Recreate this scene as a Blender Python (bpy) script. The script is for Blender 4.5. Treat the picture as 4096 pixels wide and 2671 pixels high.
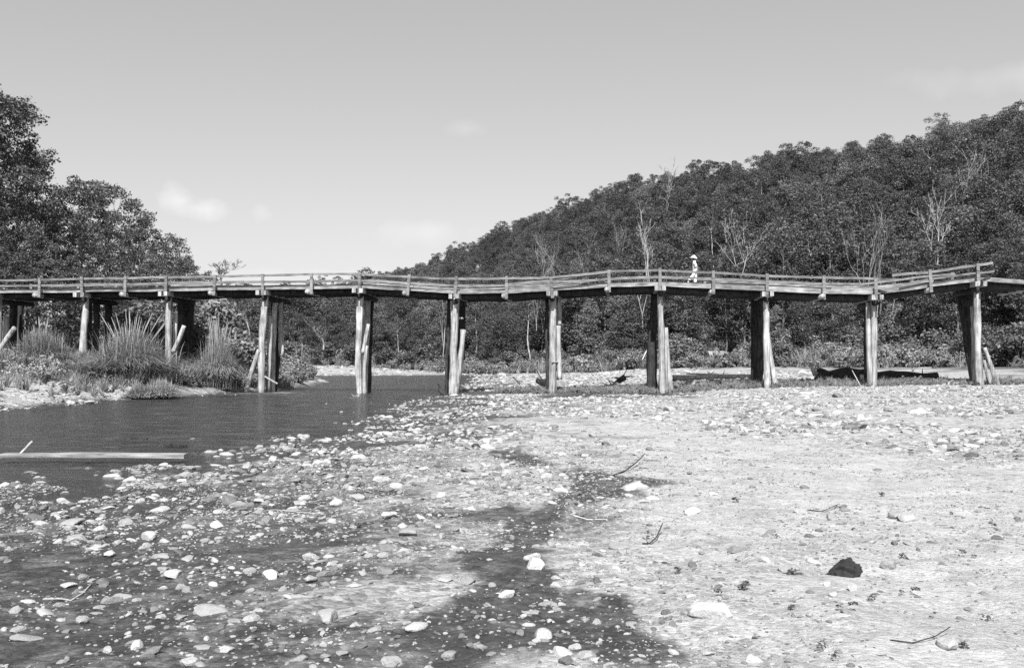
import bpy, math, random
import numpy as np
from mathutils import Vector, Matrix, noise as mnoise

# ------------------------------------------------------------------ camera, sky, sun, exposure
SC = bpy.context.scene
COL = SC.collection
R = math.radians
for o in list(bpy.data.objects):
    bpy.data.objects.remove(o)

FPX, CX, HY, EYE = 3982.0, 2048.0, 1440.0, 2.0     # focal length and horizon in photograph pixels, eye height
cam_d = bpy.data.cameras.new('camera')
cam = bpy.data.objects.new('camera', cam_d)
COL.objects.link(cam)
cam.location = (0, 0, EYE)
cam.rotation_euler = (R(90), 0, 0)
cam_d.sensor_width = 36
cam_d.lens = 36 * FPX / 4096
cam_d.shift_y = (HY - 1335.5) / 4096
cam_d.clip_start, cam_d.clip_end = 0.1, 6000
SC.camera = cam

SUN_EL, SUN_HEAD = R(47), R(3.0)        # light travels forward and a little to the right
world = bpy.data.worlds.new('World')
SC.world = world
world.use_nodes = True
wn, wl = world.node_tree.nodes, world.node_tree.links
wn.clear()
w_out = wn.new('ShaderNodeOutputWorld')
w_bg = wn.new('ShaderNodeBackground')
sky = wn.new('ShaderNodeTexSky')
sky.sky_type = 'NISHITA'
sky.sun_disc = False
sky.sun_elevation = SUN_EL
sky.sun_rotation = math.pi + SUN_HEAD
sky.air_density, sky.dust_density, sky.ozone_density = 1.0, 1.6, 1.0
bw = wn.new('ShaderNodeRGBToBW')
wl.new(sky.outputs[0], bw.inputs[0])
# thin clouds low over the valley
tc = wn.new('ShaderNodeTexCoord')


def wmath(op, a, b=None, clamp=False):
    n = wn.new('ShaderNodeMath')
    n.operation = op
    n.use_clamp = clamp
    for i, x in enumerate((a, b)):
        if x is None:
            continue
        if isinstance(x, (int, float)):
            n.inputs[i].default_value = x
        else:
            wl.new(x, n.inputs[i])
    return n.outputs[0]


wnoise = wn.new('ShaderNodeTexNoise')
wnoise.inputs['Scale'].default_value = 17
wnoise.inputs['Detail'].default_value = 6
wl.new(tc.outputs['Generated'], wnoise.inputs['Vector'])
cloud = None
for (cx, cz, rx, rz, amp) in ((-0.336, 0.160, 0.026, 0.012, 1.0), (-0.314, 0.152, 0.034, 0.011, .9), (-0.045, 0.232, 0.018, 0.007, .22),
                              (-0.16, 0.082, 0.07, 0.008, .5), (0.50, 0.285, 0.07, 0.012, .28), (-0.08, 0.13, .05, .010, .35)):
    c = Vector((cx, 1, cz)).normalized()
    sub = wn.new('ShaderNodeVectorMath'); sub.operation = 'SUBTRACT'
    wl.new(tc.outputs['Generated'], sub.inputs[0]); sub.inputs[1].default_value = c
    mul = wn.new('ShaderNodeVectorMath'); mul.operation = 'MULTIPLY'
    wl.new(sub.outputs[0], mul.inputs[0]); mul.inputs[1].default_value = (1 / rx, 1 / .4, 1 / rz)
    ln = wn.new('ShaderNodeVectorMath'); ln.operation = 'LENGTH'
    wl.new(mul.outputs[0], ln.inputs[0])
    m = wmath('SUBTRACT', 1.25, ln.outputs['Value'])
    m = wmath('ADD', m, wmath('MULTIPLY', wmath('SUBTRACT', wnoise.outputs[0], .5), 4.2))
    m = wmath('MULTIPLY', wmath('MULTIPLY', m, .7, True), amp)
    cloud = m if cloud is None else wmath('MAXIMUM', cloud, m)
skyv = wmath('MULTIPLY', wmath('POWER', bw.outputs[0], .66), 1.46)
wmix = wn.new('ShaderNodeMix'); wmix.data_type = 'FLOAT'
wl.new(cloud, wmix.inputs[0]); wl.new(skyv, wmix.inputs[2])
wl.new(wmath('ADD', wmath('MULTIPLY', skyv, .5), 3.2), wmix.inputs[3])
wl.new(wmix.outputs[0], w_bg.inputs[0])
w_bg.inputs[1].default_value = 0.085
wl.new(w_bg.outputs[0], w_out.inputs[0])

sun_d = bpy.data.lights.new('sun', 'SUN')
sun_d.energy = 4.2
sun_d.angle = R(0.5)
sun_d.color = (1, 1, 1)                 # black and white photograph: every hue is left neutral
sun = bpy.data.objects.new('sun', sun_d)
COL.objects.link(sun)
sun.location = (0, -40, 60)
sun.rotation_euler = Vector((math.sin(SUN_HEAD) * math.cos(SUN_EL), math.cos(SUN_HEAD) * math.cos(SUN_EL), -math.sin(SUN_EL))).to_track_quat('-Z', 'Y').to_euler()

SC.view_settings.view_transform = 'Standard'
SC.view_settings.look = 'None'
SC.view_settings.exposure = 1.15
SC.view_settings.gamma = 1
SC.render.engine = 'CYCLES'
SC.cycles.use_denoising = False        # keep the fine grain of gravel and leaves
SC.cycles.max_bounces = 6

# ------------------------------------------------------------------ helpers
RNG = random.Random(7)
NP = np.random.default_rng(7)


def px(u, v, Y):
    """a point of the photograph taken to its estimated distance"""
    return Vector(((u - CX) / FPX * Y, Y, EYE + (HY - v) / FPX * Y))


def tag(o, label=None, cat=None, group=None, kind=None):
    for k, val in (('label', label), ('category', cat), ('group', group), ('kind', kind)):
        if val:
            o[k] = val
    return o


def empty(name, loc=(0, 0, 0), rz=0, s=1):
    o = bpy.data.objects.new(name, None)
    o.empty_display_size = .3
    COL.objects.link(o)
    o.location = loc
    o.rotation_euler = (0, 0, rz)
    o.scale = (s, s, s) if not hasattr(s, '__len__') else s
    return o


def link(name, me, parent=None):
    o = bpy.data.objects.new(name, me)
    COL.objects.link(o)
    if parent is not None:
        o.parent = parent
    return o


def mesh_np(name, V, F, mat=None, smooth=True, attrs=None, mats=None, midx=None):
    """V (n,3), F (m,k) arrays"""
    V = np.asarray(V, dtype=np.float32)
    F = np.asarray(F, dtype=np.int32)
    me = bpy.data.meshes.new(name)
    k = F.shape[1]
    me.vertices.add(len(V))
    me.vertices.foreach_set('co', V.ravel())
    me.loops.add(F.size)
    me.loops.foreach_set('vertex_index', F.ravel())
    me.polygons.add(len(F))
    me.polygons.foreach_set('loop_start', np.arange(0, F.size, k, dtype=np.int32))
    me.polygons.foreach_set('loop_total', np.full(len(F), k, dtype=np.int32))
    me.polygons.foreach_set('use_smooth', np.full(len(F), smooth))
    for m in (mats or [mat]):
        if m:
            me.materials.append(m)
    if midx is not None:
        me.polygons.foreach_set('material_index', np.asarray(midx, dtype=np.int32))
    for an, (dom, arr) in (attrs or {}).items():
        a = me.attributes.new(an, 'FLOAT', dom)
        a.data.foreach_set('value', np.asarray(arr, dtype=np.float32))
    me.update(calc_edges=True)
    return me


class MB:
    def __init__(self):
        self.v, self.f = [], []

    def add(self, vs, fs):
        b = len(self.v)
        self.v += [tuple(p) for p in vs]
        self.f += [tuple(i + b for i in f) for f in fs]

    def tube(self, pts, rad, sides=8, cap=True, wob=0, seed=0, flat=1):
        pts = [Vector(p) for p in pts]
        n = len(pts)
        rr = random.Random(seed)
        base = len(self.v)
        ref = None
        for i, p in enumerate(pts):
            d = (pts[min(i + 1, n - 1)] - pts[max(i - 1, 0)])
            d = d.normalized() if d.length > 1e-9 else Vector((0, 0, 1))
            if ref is None:
                ref = Vector((1, 0, 0)) if abs(d.x) < .8 else Vector((0, 1, 0))
            a = (ref - d * ref.dot(d)).normalized()
            b = d.cross(a)
            ref = a
            for k in range(sides):
                t = 2 * math.pi * k / sides
                r = rad[i] * (1 + (wob * (mnoise.noise((p.x * 1.3 + math.cos(t) * 1.5 + seed, p.y * 1.3 + math.sin(t) * 1.5, p.z * .9)))))
                self.v.append(tuple(p + a * (math.cos(t) * r) + b * (math.sin(t) * r * flat)))
        for i in range(n - 1):
            for k in range(sides):
                k2 = (k + 1) % sides
                self.f.append((base + i * sides + k, base + i * sides + k2, base + (i + 1) * sides + k2, base + (i + 1) * sides + k))
        if cap:
            self.f.append(tuple(base + k for k in reversed(range(sides))))
            self.f.append(tuple(base + (n - 1) * sides + k for k in range(sides)))

    def beam(self, p0, p1, w, h, up=Vector((0, 0, 1)), bow=0, n=1, tw=0, ragged=0, seed=0):
        """a squared timber from p0 to p1, w wide (level), h tall; p0, p1 run along its centre"""
        p0, p1 = Vector(p0), Vector(p1)
        d = (p1 - p0).normalized()
        side = d.cross(up).normalized()
        upv = side.cross(d).normalized()
        rr = random.Random(seed)
        base = len(self.v)
        for i in range(n + 1):
            t = i / n
            c = p0.lerp(p1, t) + upv * (bow * 4 * t * (1 - t))
            a = tw * t
            s2, u2 = side * math.cos(a) + upv * math.sin(a), upv * math.cos(a) - side * math.sin(a)
            j = [rr.uniform(-ragged, ragged) for _ in range(8)]
            for q, (a1, b1) in enumerate(((-1, -1), (1, -1), (1, 1), (-1, 1))):
                self.v.append(tuple(c + s2 * (a1 * (w / 2 + j[q])) + u2 * (b1 * (h / 2 + j[q + 4]))))
        for i in range(n):
            for k in range(4):
                k2 = (k + 1) % 4
                self.f.append((base + i * 4 + k, base + i * 4 + k2, base + i * 4 + 4 + k2, base + i * 4 + 4 + k))
        self.f.append((base + 3, base + 2, base + 1, base))
        e = base + n * 4
        self.f.append((e, e + 1, e + 2, e + 3))

    def mesh(self, name, mat, smooth=False, off=None):
        me = bpy.data.meshes.new(name)
        vs = self.v if off is None else [(x - off[0], y - off[1], z - off[2]) for x, y, z in self.v]
        me.from_pydata(vs, [], self.f)
        if mat:
            me.materials.append(mat)
        if smooth:
            me.polygons.foreach_set('use_smooth', [True] * len(me.polygons))
        me.update()
        return me

    def build(self, name, mat, parent=None, smooth=False, off=None):
        return link(name, self.mesh(name, mat, smooth, off), parent)


def _hash(ix, iy, seed):
    h = (ix.astype(np.int64) * 374761393 + iy.astype(np.int64) * 668265263 + seed * 1442695041) & 0xFFFFFFFF
    h = ((h ^ (h >> 13)) * 1274126177) & 0xFFFFFFFF
    return ((h ^ (h >> 16)) & 0xFFFF) / 65535.0


def vnoise(x, y, seed=0):
    x, y = np.asarray(x, float), np.asarray(y, float)
    ix, iy = np.floor(x), np.floor(y)
    fx, fy = x - ix, y - iy
    fx, fy = fx * fx * (3 - 2 * fx), fy * fy * (3 - 2 * fy)
    a, b = _hash(ix, iy, seed), _hash(ix + 1, iy, seed)
    c, d = _hash(ix, iy + 1, seed), _hash(ix + 1, iy + 1, seed)
    return (a * (1 - fx) + b * fx) * (1 - fy) + (c * (1 - fx) + d * fx) * fy - .5


def fbm(x, y, seed=0, oct=4):
    s, a, f = 0, 1, 1
    for i in range(oct):
        s = s + a * vnoise(np.asarray(x) * f + 17.3 * i, np.asarray(y) * f - 9.1 * i, seed + i)
        a *= .5
        f *= 2.03
    return s


def sstep(a, b, x):
    t = np.clip((np.asarray(x, float) - a) / (b - a), 0, 1)
    return t * t * (3 - 2 * t)


# ------------------------------------------------------------------ materials (all neutral greys)
def new_mat(name):
    m = bpy.data.materials.new(name)
    m.use_nodes = True
    nt = m.node_tree
    b = nt.nodes.get('Principled BSDF')
    return m, nt, b


def N(nt, typ, **kw):
    n = nt.nodes.new(typ)
    for k, v in kw.items():
        if k in n.inputs:
            n.inputs[k].default_value = v
        else:
            setattr(n, k, v)
    return n


def ramp(nt, src, stops):
    r = nt.nodes.new('ShaderNodeValToRGB')
    while len(r.color_ramp.elements) > 2:
        r.color_ramp.elements.remove(r.color_ramp.elements[-1])
    while len(r.color_ramp.elements) < len(stops):
        r.color_ramp.elements.new(.5)
    for e, (p, c) in zip(r.color_ramp.elements, stops):
        e.position = p
        e.color = (c, c, c, 1)
    nt.links.new(src, r.inputs[0])
    return r.outputs[0]


def mth(nt, op, a, b=None, clamp=False):
    n = nt.nodes.new('ShaderNodeMath')
    n.operation = op
    n.use_clamp = clamp
    for i, x in enumerate((a, b)):
        if x is None:
            continue
        if isinstance(x, (int, float)):
            n.inputs[i].default_value = x
        else:
            nt.links.new(x, n.inputs[i])
    return n.outputs[0]


def mixf(nt, f, a, b):
    n = nt.nodes.new('ShaderNodeMix')
    n.data_type = 'FLOAT'
    for s, x in ((0, f), (2, a), (3, b)):
        if isinstance(x, (int, float)):
            n.inputs[s].default_value = x
        else:
            nt.links.new(x, n.inputs[s])
    return n.outputs[0]


def bump(nt, b, h, strength, dist):
    n = nt.nodes.new('ShaderNodeBump')
    n.inputs['Strength'].default_value = strength
    n.inputs['Distance'].default_value = dist
    nt.links.new(h, n.inputs['Height'])
    nt.links.new(n.outputs[0], b.inputs['Normal'])


def wood_mat(name, lo, hi, streak=(9, 9, .8), crack=.5):
    m, nt, b = new_mat(name)
    co = N(nt, 'ShaderNodeTexCoord')
    oi = N(nt, 'ShaderNodeObjectInfo')
    add = N(nt, 'ShaderNodeVectorMath', operation='ADD')
    sc = N(nt, 'ShaderNodeVectorMath', operation='SCALE'); sc.inputs[3].default_value = 37
    cmb = N(nt, 'ShaderNodeCombineXYZ')
    nt.links.new(oi.outputs['Random'], cmb.inputs[0]); nt.links.new(oi.outputs['Random'], cmb.inputs[1])
    nt.links.new(cmb.outputs[0], sc.inputs[0])
    nt.links.new(co.outputs['Object'], add.inputs[0]); nt.links.new(sc.outputs[0], add.inputs[1])
    mp = N(nt, 'ShaderNodeMapping'); mp.inputs['Scale'].default_value = streak
    nt.links.new(add.outputs[0], mp.inputs[0])
    n1 = N(nt, 'ShaderNodeTexNoise', Scale=1.0, Detail=6.0, Roughness=.65)
    nt.links.new(mp.outputs[0], n1.inputs['Vector'])
    n2 = N(nt, 'ShaderNodeTexNoise', Scale=1.7, Detail=4.0)
    nt.links.new(add.outputs[0], n2.inputs['Vector'])
    mix = mth(nt, 'ADD', mth(nt, 'MULTIPLY', n1.outputs[0], .7), mth(nt, 'MULTIPLY', n2.outputs[0], .3))
    base = ramp(nt, mix, [(.32, lo * .35), (.43, lo), (.62, hi)])
    var = mth(nt, 'ADD', .82, mth(nt, 'MULTIPLY', oi.outputs['Random'], .36))
    v = N(nt, 'ShaderNodeVectorMath', operation='SCALE')
    nt.links.new(base, v.inputs[0]); nt.links.new(var, v.inputs[3])
    nt.links.new(v.outputs[0], b.inputs['Base Color'])
    b.inputs['Roughness'].default_value = .9
    b.inputs['Specular IOR Level'].default_value = .2
    bump(nt, b, n1.outputs[0], crack, .03)
    return m


M_PILE = wood_mat('weathered_log', .19, .46, (11, 11, .7), .6)
M_DARKLOG_SHADE = wood_mat('dark_log_and_shade', .018, .05, (9, 9, 2.5), .8)  # dark driftwood colour; on far piles and under-deck logs it paints in shade
M_BOARD = wood_mat('sawn_board', .12, .31, (1.2, 6, 14), .35)
M_RAIL = wood_mat('rail_board', .10, .23, (1.2, 6, 14), .3)
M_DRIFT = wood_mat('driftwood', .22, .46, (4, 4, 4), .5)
M_WHITETRUNK = wood_mat('pale_bark', .17, .38, (6, 6, .5), .3)
M_TRUNK = wood_mat('dark_bark', .06, .20, (6, 6, 1), .6)


def leaf_mat(name, lo, hi, rough=.5, trans=.25, spec=.4):
    m, nt, b = new_mat(name)
    at = N(nt, 'ShaderNodeAttribute', attribute_name='tint')
    oi = N(nt, 'ShaderNodeObjectInfo')
    f = mth(nt, 'ADD', mth(nt, 'MULTIPLY', at.outputs['Fac'], .55), mth(nt, 'MULTIPLY', oi.outputs['Random'], .45))
    c = ramp(nt, f, [(0, lo), (.55, (lo + hi) / 2 * .85), (1, hi)])
    nt.links.new(c, b.inputs['Base Color'])
    b.inputs['Roughness'].default_value = rough
    b.inputs['Specular IOR Level'].default_value = spec
    tr = N(nt, 'ShaderNodeBsdfTranslucent')
    nt.links.new(c, tr.inputs[0])
    mx = N(nt, 'ShaderNodeMixShader')
    mx.inputs[0].default_value = trans
    nt.links.new(b.outputs[0], mx.inputs[1]); nt.links.new(tr.outputs[0], mx.inputs[2])
    nt.links.new(mx.outputs[0], nt.nodes['Material Output'].inputs[0])
    return m


M_LEAF = leaf_mat('tree_leaves', .02, .17)
M_LEAF_PALE = leaf_mat('pale_tree_leaves', .06, .24)
M_SHRUB = leaf_mat('shrub_leaves', .11, .36)
M_UNDER = leaf_mat('undergrowth_leaves', .11, .34, .7, .25, .2)
M_GRASS = leaf_mat('reed_blades', .15, .46, .6, .3, .25)
M_PLUME = leaf_mat('reed_plumes', .35, .6, .8, .3, .1)
M_FLOWER = leaf_mat('white_flowers', .6, .85, .8, .3, .1)
M_DRYWEED = leaf_mat('dry_weed', .05, .16, .8, .2, .1)


def plain(name, c, rough=.8, nscale=8, amp=.25):
    m, nt, b = new_mat(name)
    co = N(nt, 'ShaderNodeTexCoord')
    n1 = N(nt, 'ShaderNodeTexNoise', Scale=nscale, Detail=5.0)
    nt.links.new(co.outputs['Object'], n1.inputs['Vector'])
    nt.links.new(ramp(nt, n1.outputs[0], [(.3, c * (1 - amp)), (.7, min(c * (1 + amp), .9))]), b.inputs['Base Color'])
    b.inputs['Roughness'].default_value = rough
    return m


M_CLOTH = plain('white_cloth', .78, .9, 20, .06)
M_SKIN = plain('skin', .16, .6, 10, .1)
M_STRAW = plain('straw', .5, .8, 60, .4)
M_SHOE = plain('shoe_canvas', .6, .8, 20, .1)
M_HAIR = plain('hair', .02, .5, 30, .3)


def rock_mat(name, lo, hi):
    m, nt, b = new_mat(name)
    co = N(nt, 'ShaderNodeTexCoord')
    oi = N(nt, 'ShaderNodeObjectInfo')
    n1 = N(nt, 'ShaderNodeTexNoise', Scale=3.0, Detail=8.0, Roughness=.7)
    nt.links.new(co.outputs['Object'], n1.inputs['Vector'])
    f = mth(nt, 'ADD', mth(nt, 'MULTIPLY', n1.outputs[0], .45), mth(nt, 'MULTIPLY', oi.outputs['Random'], .55))
    nt.links.new(ramp(nt, f, [(.1, lo * .55), (.3, lo), (.75, hi)]), b.inputs['Base Color'])
    b.inputs['Roughness'].default_value = .85
    b.inputs['Specular IOR Level'].default_value = .3
    bump(nt, b, n1.outputs[0], .5, .08)
    return m


M_ROCK = rock_mat('river_stone', .13, .38)
M_ROCK_DARK = rock_mat('dark_stone', .025, .05)
M_ROCK_WHITE = rock_mat('white_stone', .36, .54)

# ground: wet, vegetated and cobbled areas come from attributes of the sheet
m, nt, b = new_mat('river_ground')
co = N(nt, 'ShaderNodeTexCoord')
wet = N(nt, 'ShaderNodeAttribute', attribute_name='wet').outputs['Fac']
veg = N(nt, 'ShaderNodeAttribute', attribute_name='veg').outputs['Fac']
cob = N(nt, 'ShaderNodeAttribute', attribute_name='cob').outputs['Fac']
nA = N(nt, 'ShaderNodeTexNoise', Scale=1.3, Detail=8.0, Roughness=.6)
nB = N(nt, 'ShaderNodeTexNoise', Scale=22.0, Detail=6.0, Roughness=.75)
vo = N(nt, 'ShaderNodeTexVoronoi', Scale=26.0)
vo2 = N(nt, 'ShaderNodeTexVoronoi', Scale=9.0)
nC = N(nt, 'ShaderNodeTexNoise', Scale=90.0, Detail=3.0, Roughness=.8)
for n in (nA, nB, vo, vo2, nC):
    nt.links.new(co.outputs['Object'], n.inputs['Vector'])
sand = ramp(nt, mth(nt, 'ADD', mth(nt, 'ADD', mth(nt, 'MULTIPLY', nA.outputs[0], .26), mth(nt, 'MULTIPLY', nB.outputs[0], .24)), mth(nt, 'MULTIPLY', nC.outputs[0], .50)),
            [(.37, .07), (.43, .22), (.50, .36), (.63, .48)])
vs = N(nt, 'ShaderNodeSeparateColor')
nt.links.new(vo.outputs['Color'], vs.inputs[0])
vs2 = N(nt, 'ShaderNodeSeparateColor')
nt.links.new(vo2.outputs['Color'], vs2.inputs[0])
peb = ramp(nt, mth(nt, 'ADD', mth(nt, 'MULTIPLY', vs.outputs[0], .5), mth(nt, 'MULTIPLY', vs2.outputs[0], .5)), [(.15, .08), (.5, .25), (.85, .45)])
dry = mixf(nt, mth(nt, 'ADD', .32, mth(nt, 'MULTIPLY', cob, .5)), sand, peb)
wetc = mth(nt, 'MULTIPLY', dry, .125)
nW = N(nt, 'ShaderNodeTexNoise', Scale=3.2, Detail=7.0, Roughness=.65)
nt.links.new(co.outputs['Object'], nW.inputs['Vector'])
wetn = mth(nt, 'ADD', wet, mth(nt, 'MULTIPLY', mth(nt, 'SUBTRACT', nW.outputs[0], .5), mth(nt, 'MULTIPLY', mth(nt, 'MULTIPLY', wet, mth(nt, 'SUBTRACT', 1.15, wet)), 6.5)), True)
c1 = mixf(nt, wetn, dry, wetc)
soil = ramp(nt, nB.outputs[0], [(.3, .05), (.7, .13)])
c2 = mixf(nt, veg, c1, soil)
nt.links.new(c2, b.inputs['Base Color'])
nt.links.new(mixf(nt, wetn, .9, .42), b.inputs['Roughness'])
b.inputs['Specular IOR Level'].default_value = .3
hgt = mth(nt, 'ADD', mth(nt, 'MULTIPLY', nB.outputs[0], .6), mth(nt, 'ADD', mth(nt, 'MULTIPLY', vo.outputs['Distance'], -.5), mth(nt, 'MULTIPLY', nC.outputs[0], .3)))
bump(nt, b, hgt, .9, .026)
M_GROUND = m

m, nt, b = new_mat('forest_soil')
co = N(nt, 'ShaderNodeTexCoord')
n1 = N(nt, 'ShaderNodeTexNoise', Scale=.8, Detail=8.0)
nt.links.new(co.outputs['Object'], n1.inputs['Vector'])
nt.links.new(ramp(nt, n1.outputs[0], [(.35, .03), (.65, .09)]), b.inputs['Base Color'])
b.inputs['Roughness'].default_value = .95
M_SOIL = m

m, nt, b = new_mat('river_water')
nt.nodes.remove(b)
co = N(nt, 'ShaderNodeTexCoord')
mp = N(nt, 'ShaderNodeMapping'); mp.inputs['Scale'].default_value = (.8, 1.9, 1)
nt.links.new(co.outputs['Object'], mp.inputs[0])
w1 = N(nt, 'ShaderNodeTexNoise', Scale=2.6, Detail=7.0, Roughness=.65)
nt.links.new(mp.outputs[0], w1.inputs['Vector'])
w2 = N(nt, 'ShaderNodeTexNoise', Scale=.9, Detail=6.0, Roughness=.6)
nt.links.new(mp.outputs[0], w2.inputs['Vector'])
bp = N(nt, 'ShaderNodeBump'); bp.inputs['Strength'].default_value = 1.0; bp.inputs['Distance'].default_value = .12
nt.links.new(mth(nt, 'MULTIPLY', w1.outputs[0], mth(nt, 'MULTIPLY', mth(nt, 'POWER', w2.outputs[0], 2.0), 3.2)), bp.inputs['Height'])
gl = N(nt, 'ShaderNodeBsdfGlossy'); gl.inputs['Color'].default_value = (.8, .8, .8, 1); gl.inputs['Roughness'].default_value = .07
nt.links.new(bp.outputs[0], gl.inputs['Normal'])
nt.links.new(ramp(nt, w2.outputs[0], [(.38, .02), (.62, .30)]), gl.inputs['Roughness'])
nt.links.new(ramp(nt, w2.outputs[0], [(.36, .7), (.64, 1.0)]), gl.inputs['Color'])
tp = N(nt, 'ShaderNodeBsdfTransparent'); tp.inputs[0].default_value = (.75, .75, .75, 1)
df = N(nt, 'ShaderNodeBsdfDiffuse'); df.inputs[0].default_value = (.055, .055, .055, 1)
mxa = N(nt, 'ShaderNodeMixShader'); mxa.inputs[0].default_value = .35
nt.links.new(tp.outputs[0], mxa.inputs[1]); nt.links.new(df.outputs[0], mxa.inputs[2])
fr = N(nt, 'ShaderNodeFresnel'); fr.inputs[0].default_value = 1.33
nt.links.new(bp.outputs[0], fr.inputs['Normal'])
mx = N(nt, 'ShaderNodeMixShader')
nt.links.new(fr.outputs[0], mx.inputs[0]); nt.links.new(mxa.outputs[0], mx.inputs[1]); nt.links.new(gl.outputs[0], mx.inputs[2])
nt.links.new(mx.outputs[0], nt.nodes['Material Output'].inputs[0])
M_WATER = m

# ------------------------------------------------------------------ terrain
XL_Y = [-30, 20, 40, 50, 59, 70, 90, 133, 160, 230]
XL_X = [-25, -22, -20.8, -19.6, -17.0, -14.5, -17.5, -29, -45, -70]
TX = np.array([-9, -6, -3, 0, 5, 9, 13, 20, 30, 60.])
TY = np.array([0, 15, 30, 45, 57, 65, 90, 130.])
TZ = np.array([
    [.03, .05, .08, .16, .32, .38, .40, .42, .45, .6],
    [-.05, .03, .08, .15, .26, .34, .40, .42, .45, .6],
    [-.13, -.08, .03, .12, .22, .30, .36, .42, .46, .7],
    [-.13, -.08, .04, .12, .16, .22, .34, .46, .55, .9],
    [-.13, -.11, .02, .05, .06, .10, .33, .50, .68, 1.1],
    [-.16, -.14, .00, .06, .12, .40, .65, .75, .85, 1.3],
    [-.16, -.12, .02, .15, .30, .50, .75, .90, 1.2, 2.5],
    [-.14, -.10, .05, .20, .40, .60, 1.0, 1.6, 3.0, 6.0]])


def table(x, y):
    x = np.clip(x, TX[0], TX[-1]); y = np.clip(y, TY[0], TY[-1])
    i = np.clip(np.searchsorted(TX, x, side='right') - 1, 0, len(TX) - 2)
    j = np.clip(np.searchsorted(TY, y, side='right') - 1, 0, len(TY) - 2)
    fx = (x - TX[i]) / (TX[i + 1] - TX[i]); fy = (y - TY[j]) / (TY[j + 1] - TY[j])
    return (TZ[j, i] * (1 - fx) + TZ[j, i + 1] * fx) * (1 - fy) + (TZ[j + 1, i] * (1 - fx) + TZ[j + 1, i + 1] * fx) * fy


DAMP = [((-.1, 19.5), .45), ((.25, 18.0), .6), ((.7, 16.6), .6), ((1.3, 15.4), .6), ((1.9, 14.4), .5), ((1.2, 14.2), .6), ((.7, 13.0), .5), ((.4, 12.0), .42), ((.18, 11.0), .42), ((.0, 10.1), .45), ((-.15, 9.3), .45), ((-.1, 8.5), .4), ((.05, 7.8), .45), ((.3, 7.2), .4), ((.55, 6.7), .4), ((.8, 6.2), .4), ((-.5, 7.0), .35), ((-.4, 6.2), .5)]


def damp(x, y):
    s = 0
    for (cx, cy), r in DAMP:
        s = s + np.exp(-(((x - cx) / r) ** 2 + ((y - cy) / (r * 1.7)) ** 2))
    nz = fbm(x * 2.4, y * 1.2, 41, 5)
    d = sstep(.50, 1.05, s + nz * 1.0)
    # damp seep in front of the bridge piers
    seep = np.exp(-((y - 51.0 - .12 * x) / 2.0) ** 2) * sstep(-4, -1, x) * sstep(13, 7, x)
    return np.maximum(d, sstep(.35, .9, seep + fbm(x * .7, y * .7, 5, 3) * .6))


def gz(x, y):
    x, y = np.asarray(x, float), np.asarray(y, float)
    z = table(x, y)
    xl = np.interp(y, XL_Y, XL_X) + fbm(y * .3, y * 0 + 3, 9, 3) * 1.6
    d = xl - x
    z = z + np.interp(d, [-6, -1.5, 0, .6, 2, 6, 12, 30, 60, 110], [0, .03, .17, .42, .75, 1.35, 2.0, 3.0, 7.5, 18])
    z = z + sstep(118, 175, y) * sstep(5, -25, x) * 1.4 * (d < 3)
    z = z + .24 * np.exp(-((x + 13.5) / 2.6) ** 2 - ((y - 58.5) / 2.4) ** 2) + .07 * np.exp(-((x + 9.0) / 2.5) ** 2 - ((y - 46) / 2.5) ** 2)
    near = sstep(45, 12, y)
    z = z + fbm(x * 1.2, y * .55, 103, 3) * .13 * sstep(-11, -7, x) * sstep(-2.5, -4.5, x) * sstep(22, 26, y) * sstep(52, 44, y)
    z = z + fbm(x * 1.3, y * 1.3, 101, 3) * .05 * near + fbm(x * .8, y * .45, 102, 3) * .11 * sstep(-12, -7, x) * sstep(-1, -4, x) * sstep(26, 18, y) * sstep(9, 14, y)
    z = z + fbm(x * .55, y * .55, 2, 4) * (.05 + .05 * near * (x > -8)) + fbm(x * 2.6, y * 2.6, 12, 3) * .022 + fbm(x * .12, y * .12, 22, 2) * .10 * sstep(-5, 8, x)
    z = z + np.where(d > 0, fbm(x * .5, y * .5, 31, 4) * .35 + fbm(x * 1.7, y * 1.7, 32, 3) * .16 * sstep(.3, 2, d), 0)
    return z


def gz1(x, y):
    return float(gz(np.array([x]), np.array([y]))[0])


a = np.linspace(-1, 1, 470)
gx = 3.2 * np.sinh(a * 4.35)
gy = np.concatenate([np.linspace(-60, 2.5, 24)[:-1], 2.5 * np.exp(np.linspace(0, math.log(420 / 2.5), 480))])
GX, GY = np.meshgrid(gx, gy)
GZ = gz(GX, GY)
WET = sstep(.17, .02, GZ + fbm(GX * .9, GY * .9, 61, 4) * .10 - .03 * sstep(12, 30, GY)) * sstep(150, 110, GY)
WETL = sstep(.6, -2.2, GX + .10 * (GY - 7) + fbm(GX * .9, GY * .9, 62, 4) * 1.7) * sstep(19, 12, GY + fbm(GX * .5, GY * .5, 63, 3) * 5)
WET = np.maximum(WET, WETL * .9)
WET = np.maximum(WET, damp(GX, GY) * .95)
XLg = np.interp(GY, XL_Y, XL_X)
vegl = sstep(3.5, 8.0, XLg - GX + fbm(GX * .35, GY * .35, 71, 4) * 6 + sstep(46, 60, GY) * 5)
vegr = sstep(60, 110, GY + GX * .9) * sstep(.95, 1.4, GZ + fbm(GX * .3, GY * .3, 73, 3) * .6)
VEG = np.maximum(vegl, vegr)
COB = np.clip(sstep(-.15, .25, fbm(GX * .25, GY * .25, 81, 3) + .35 * sstep(18, 26, GY) * sstep(-2, 4, GX) + .35 * sstep(-1, -4, GX)), 0, 1)
COB = np.maximum(COB, sstep(-2.5, 2.5, GY - np.maximum(36 - 2.4 * GX, 16.5)) * sstep(58, 54, GY) * sstep(0, 4, GX) * .9)
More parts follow.
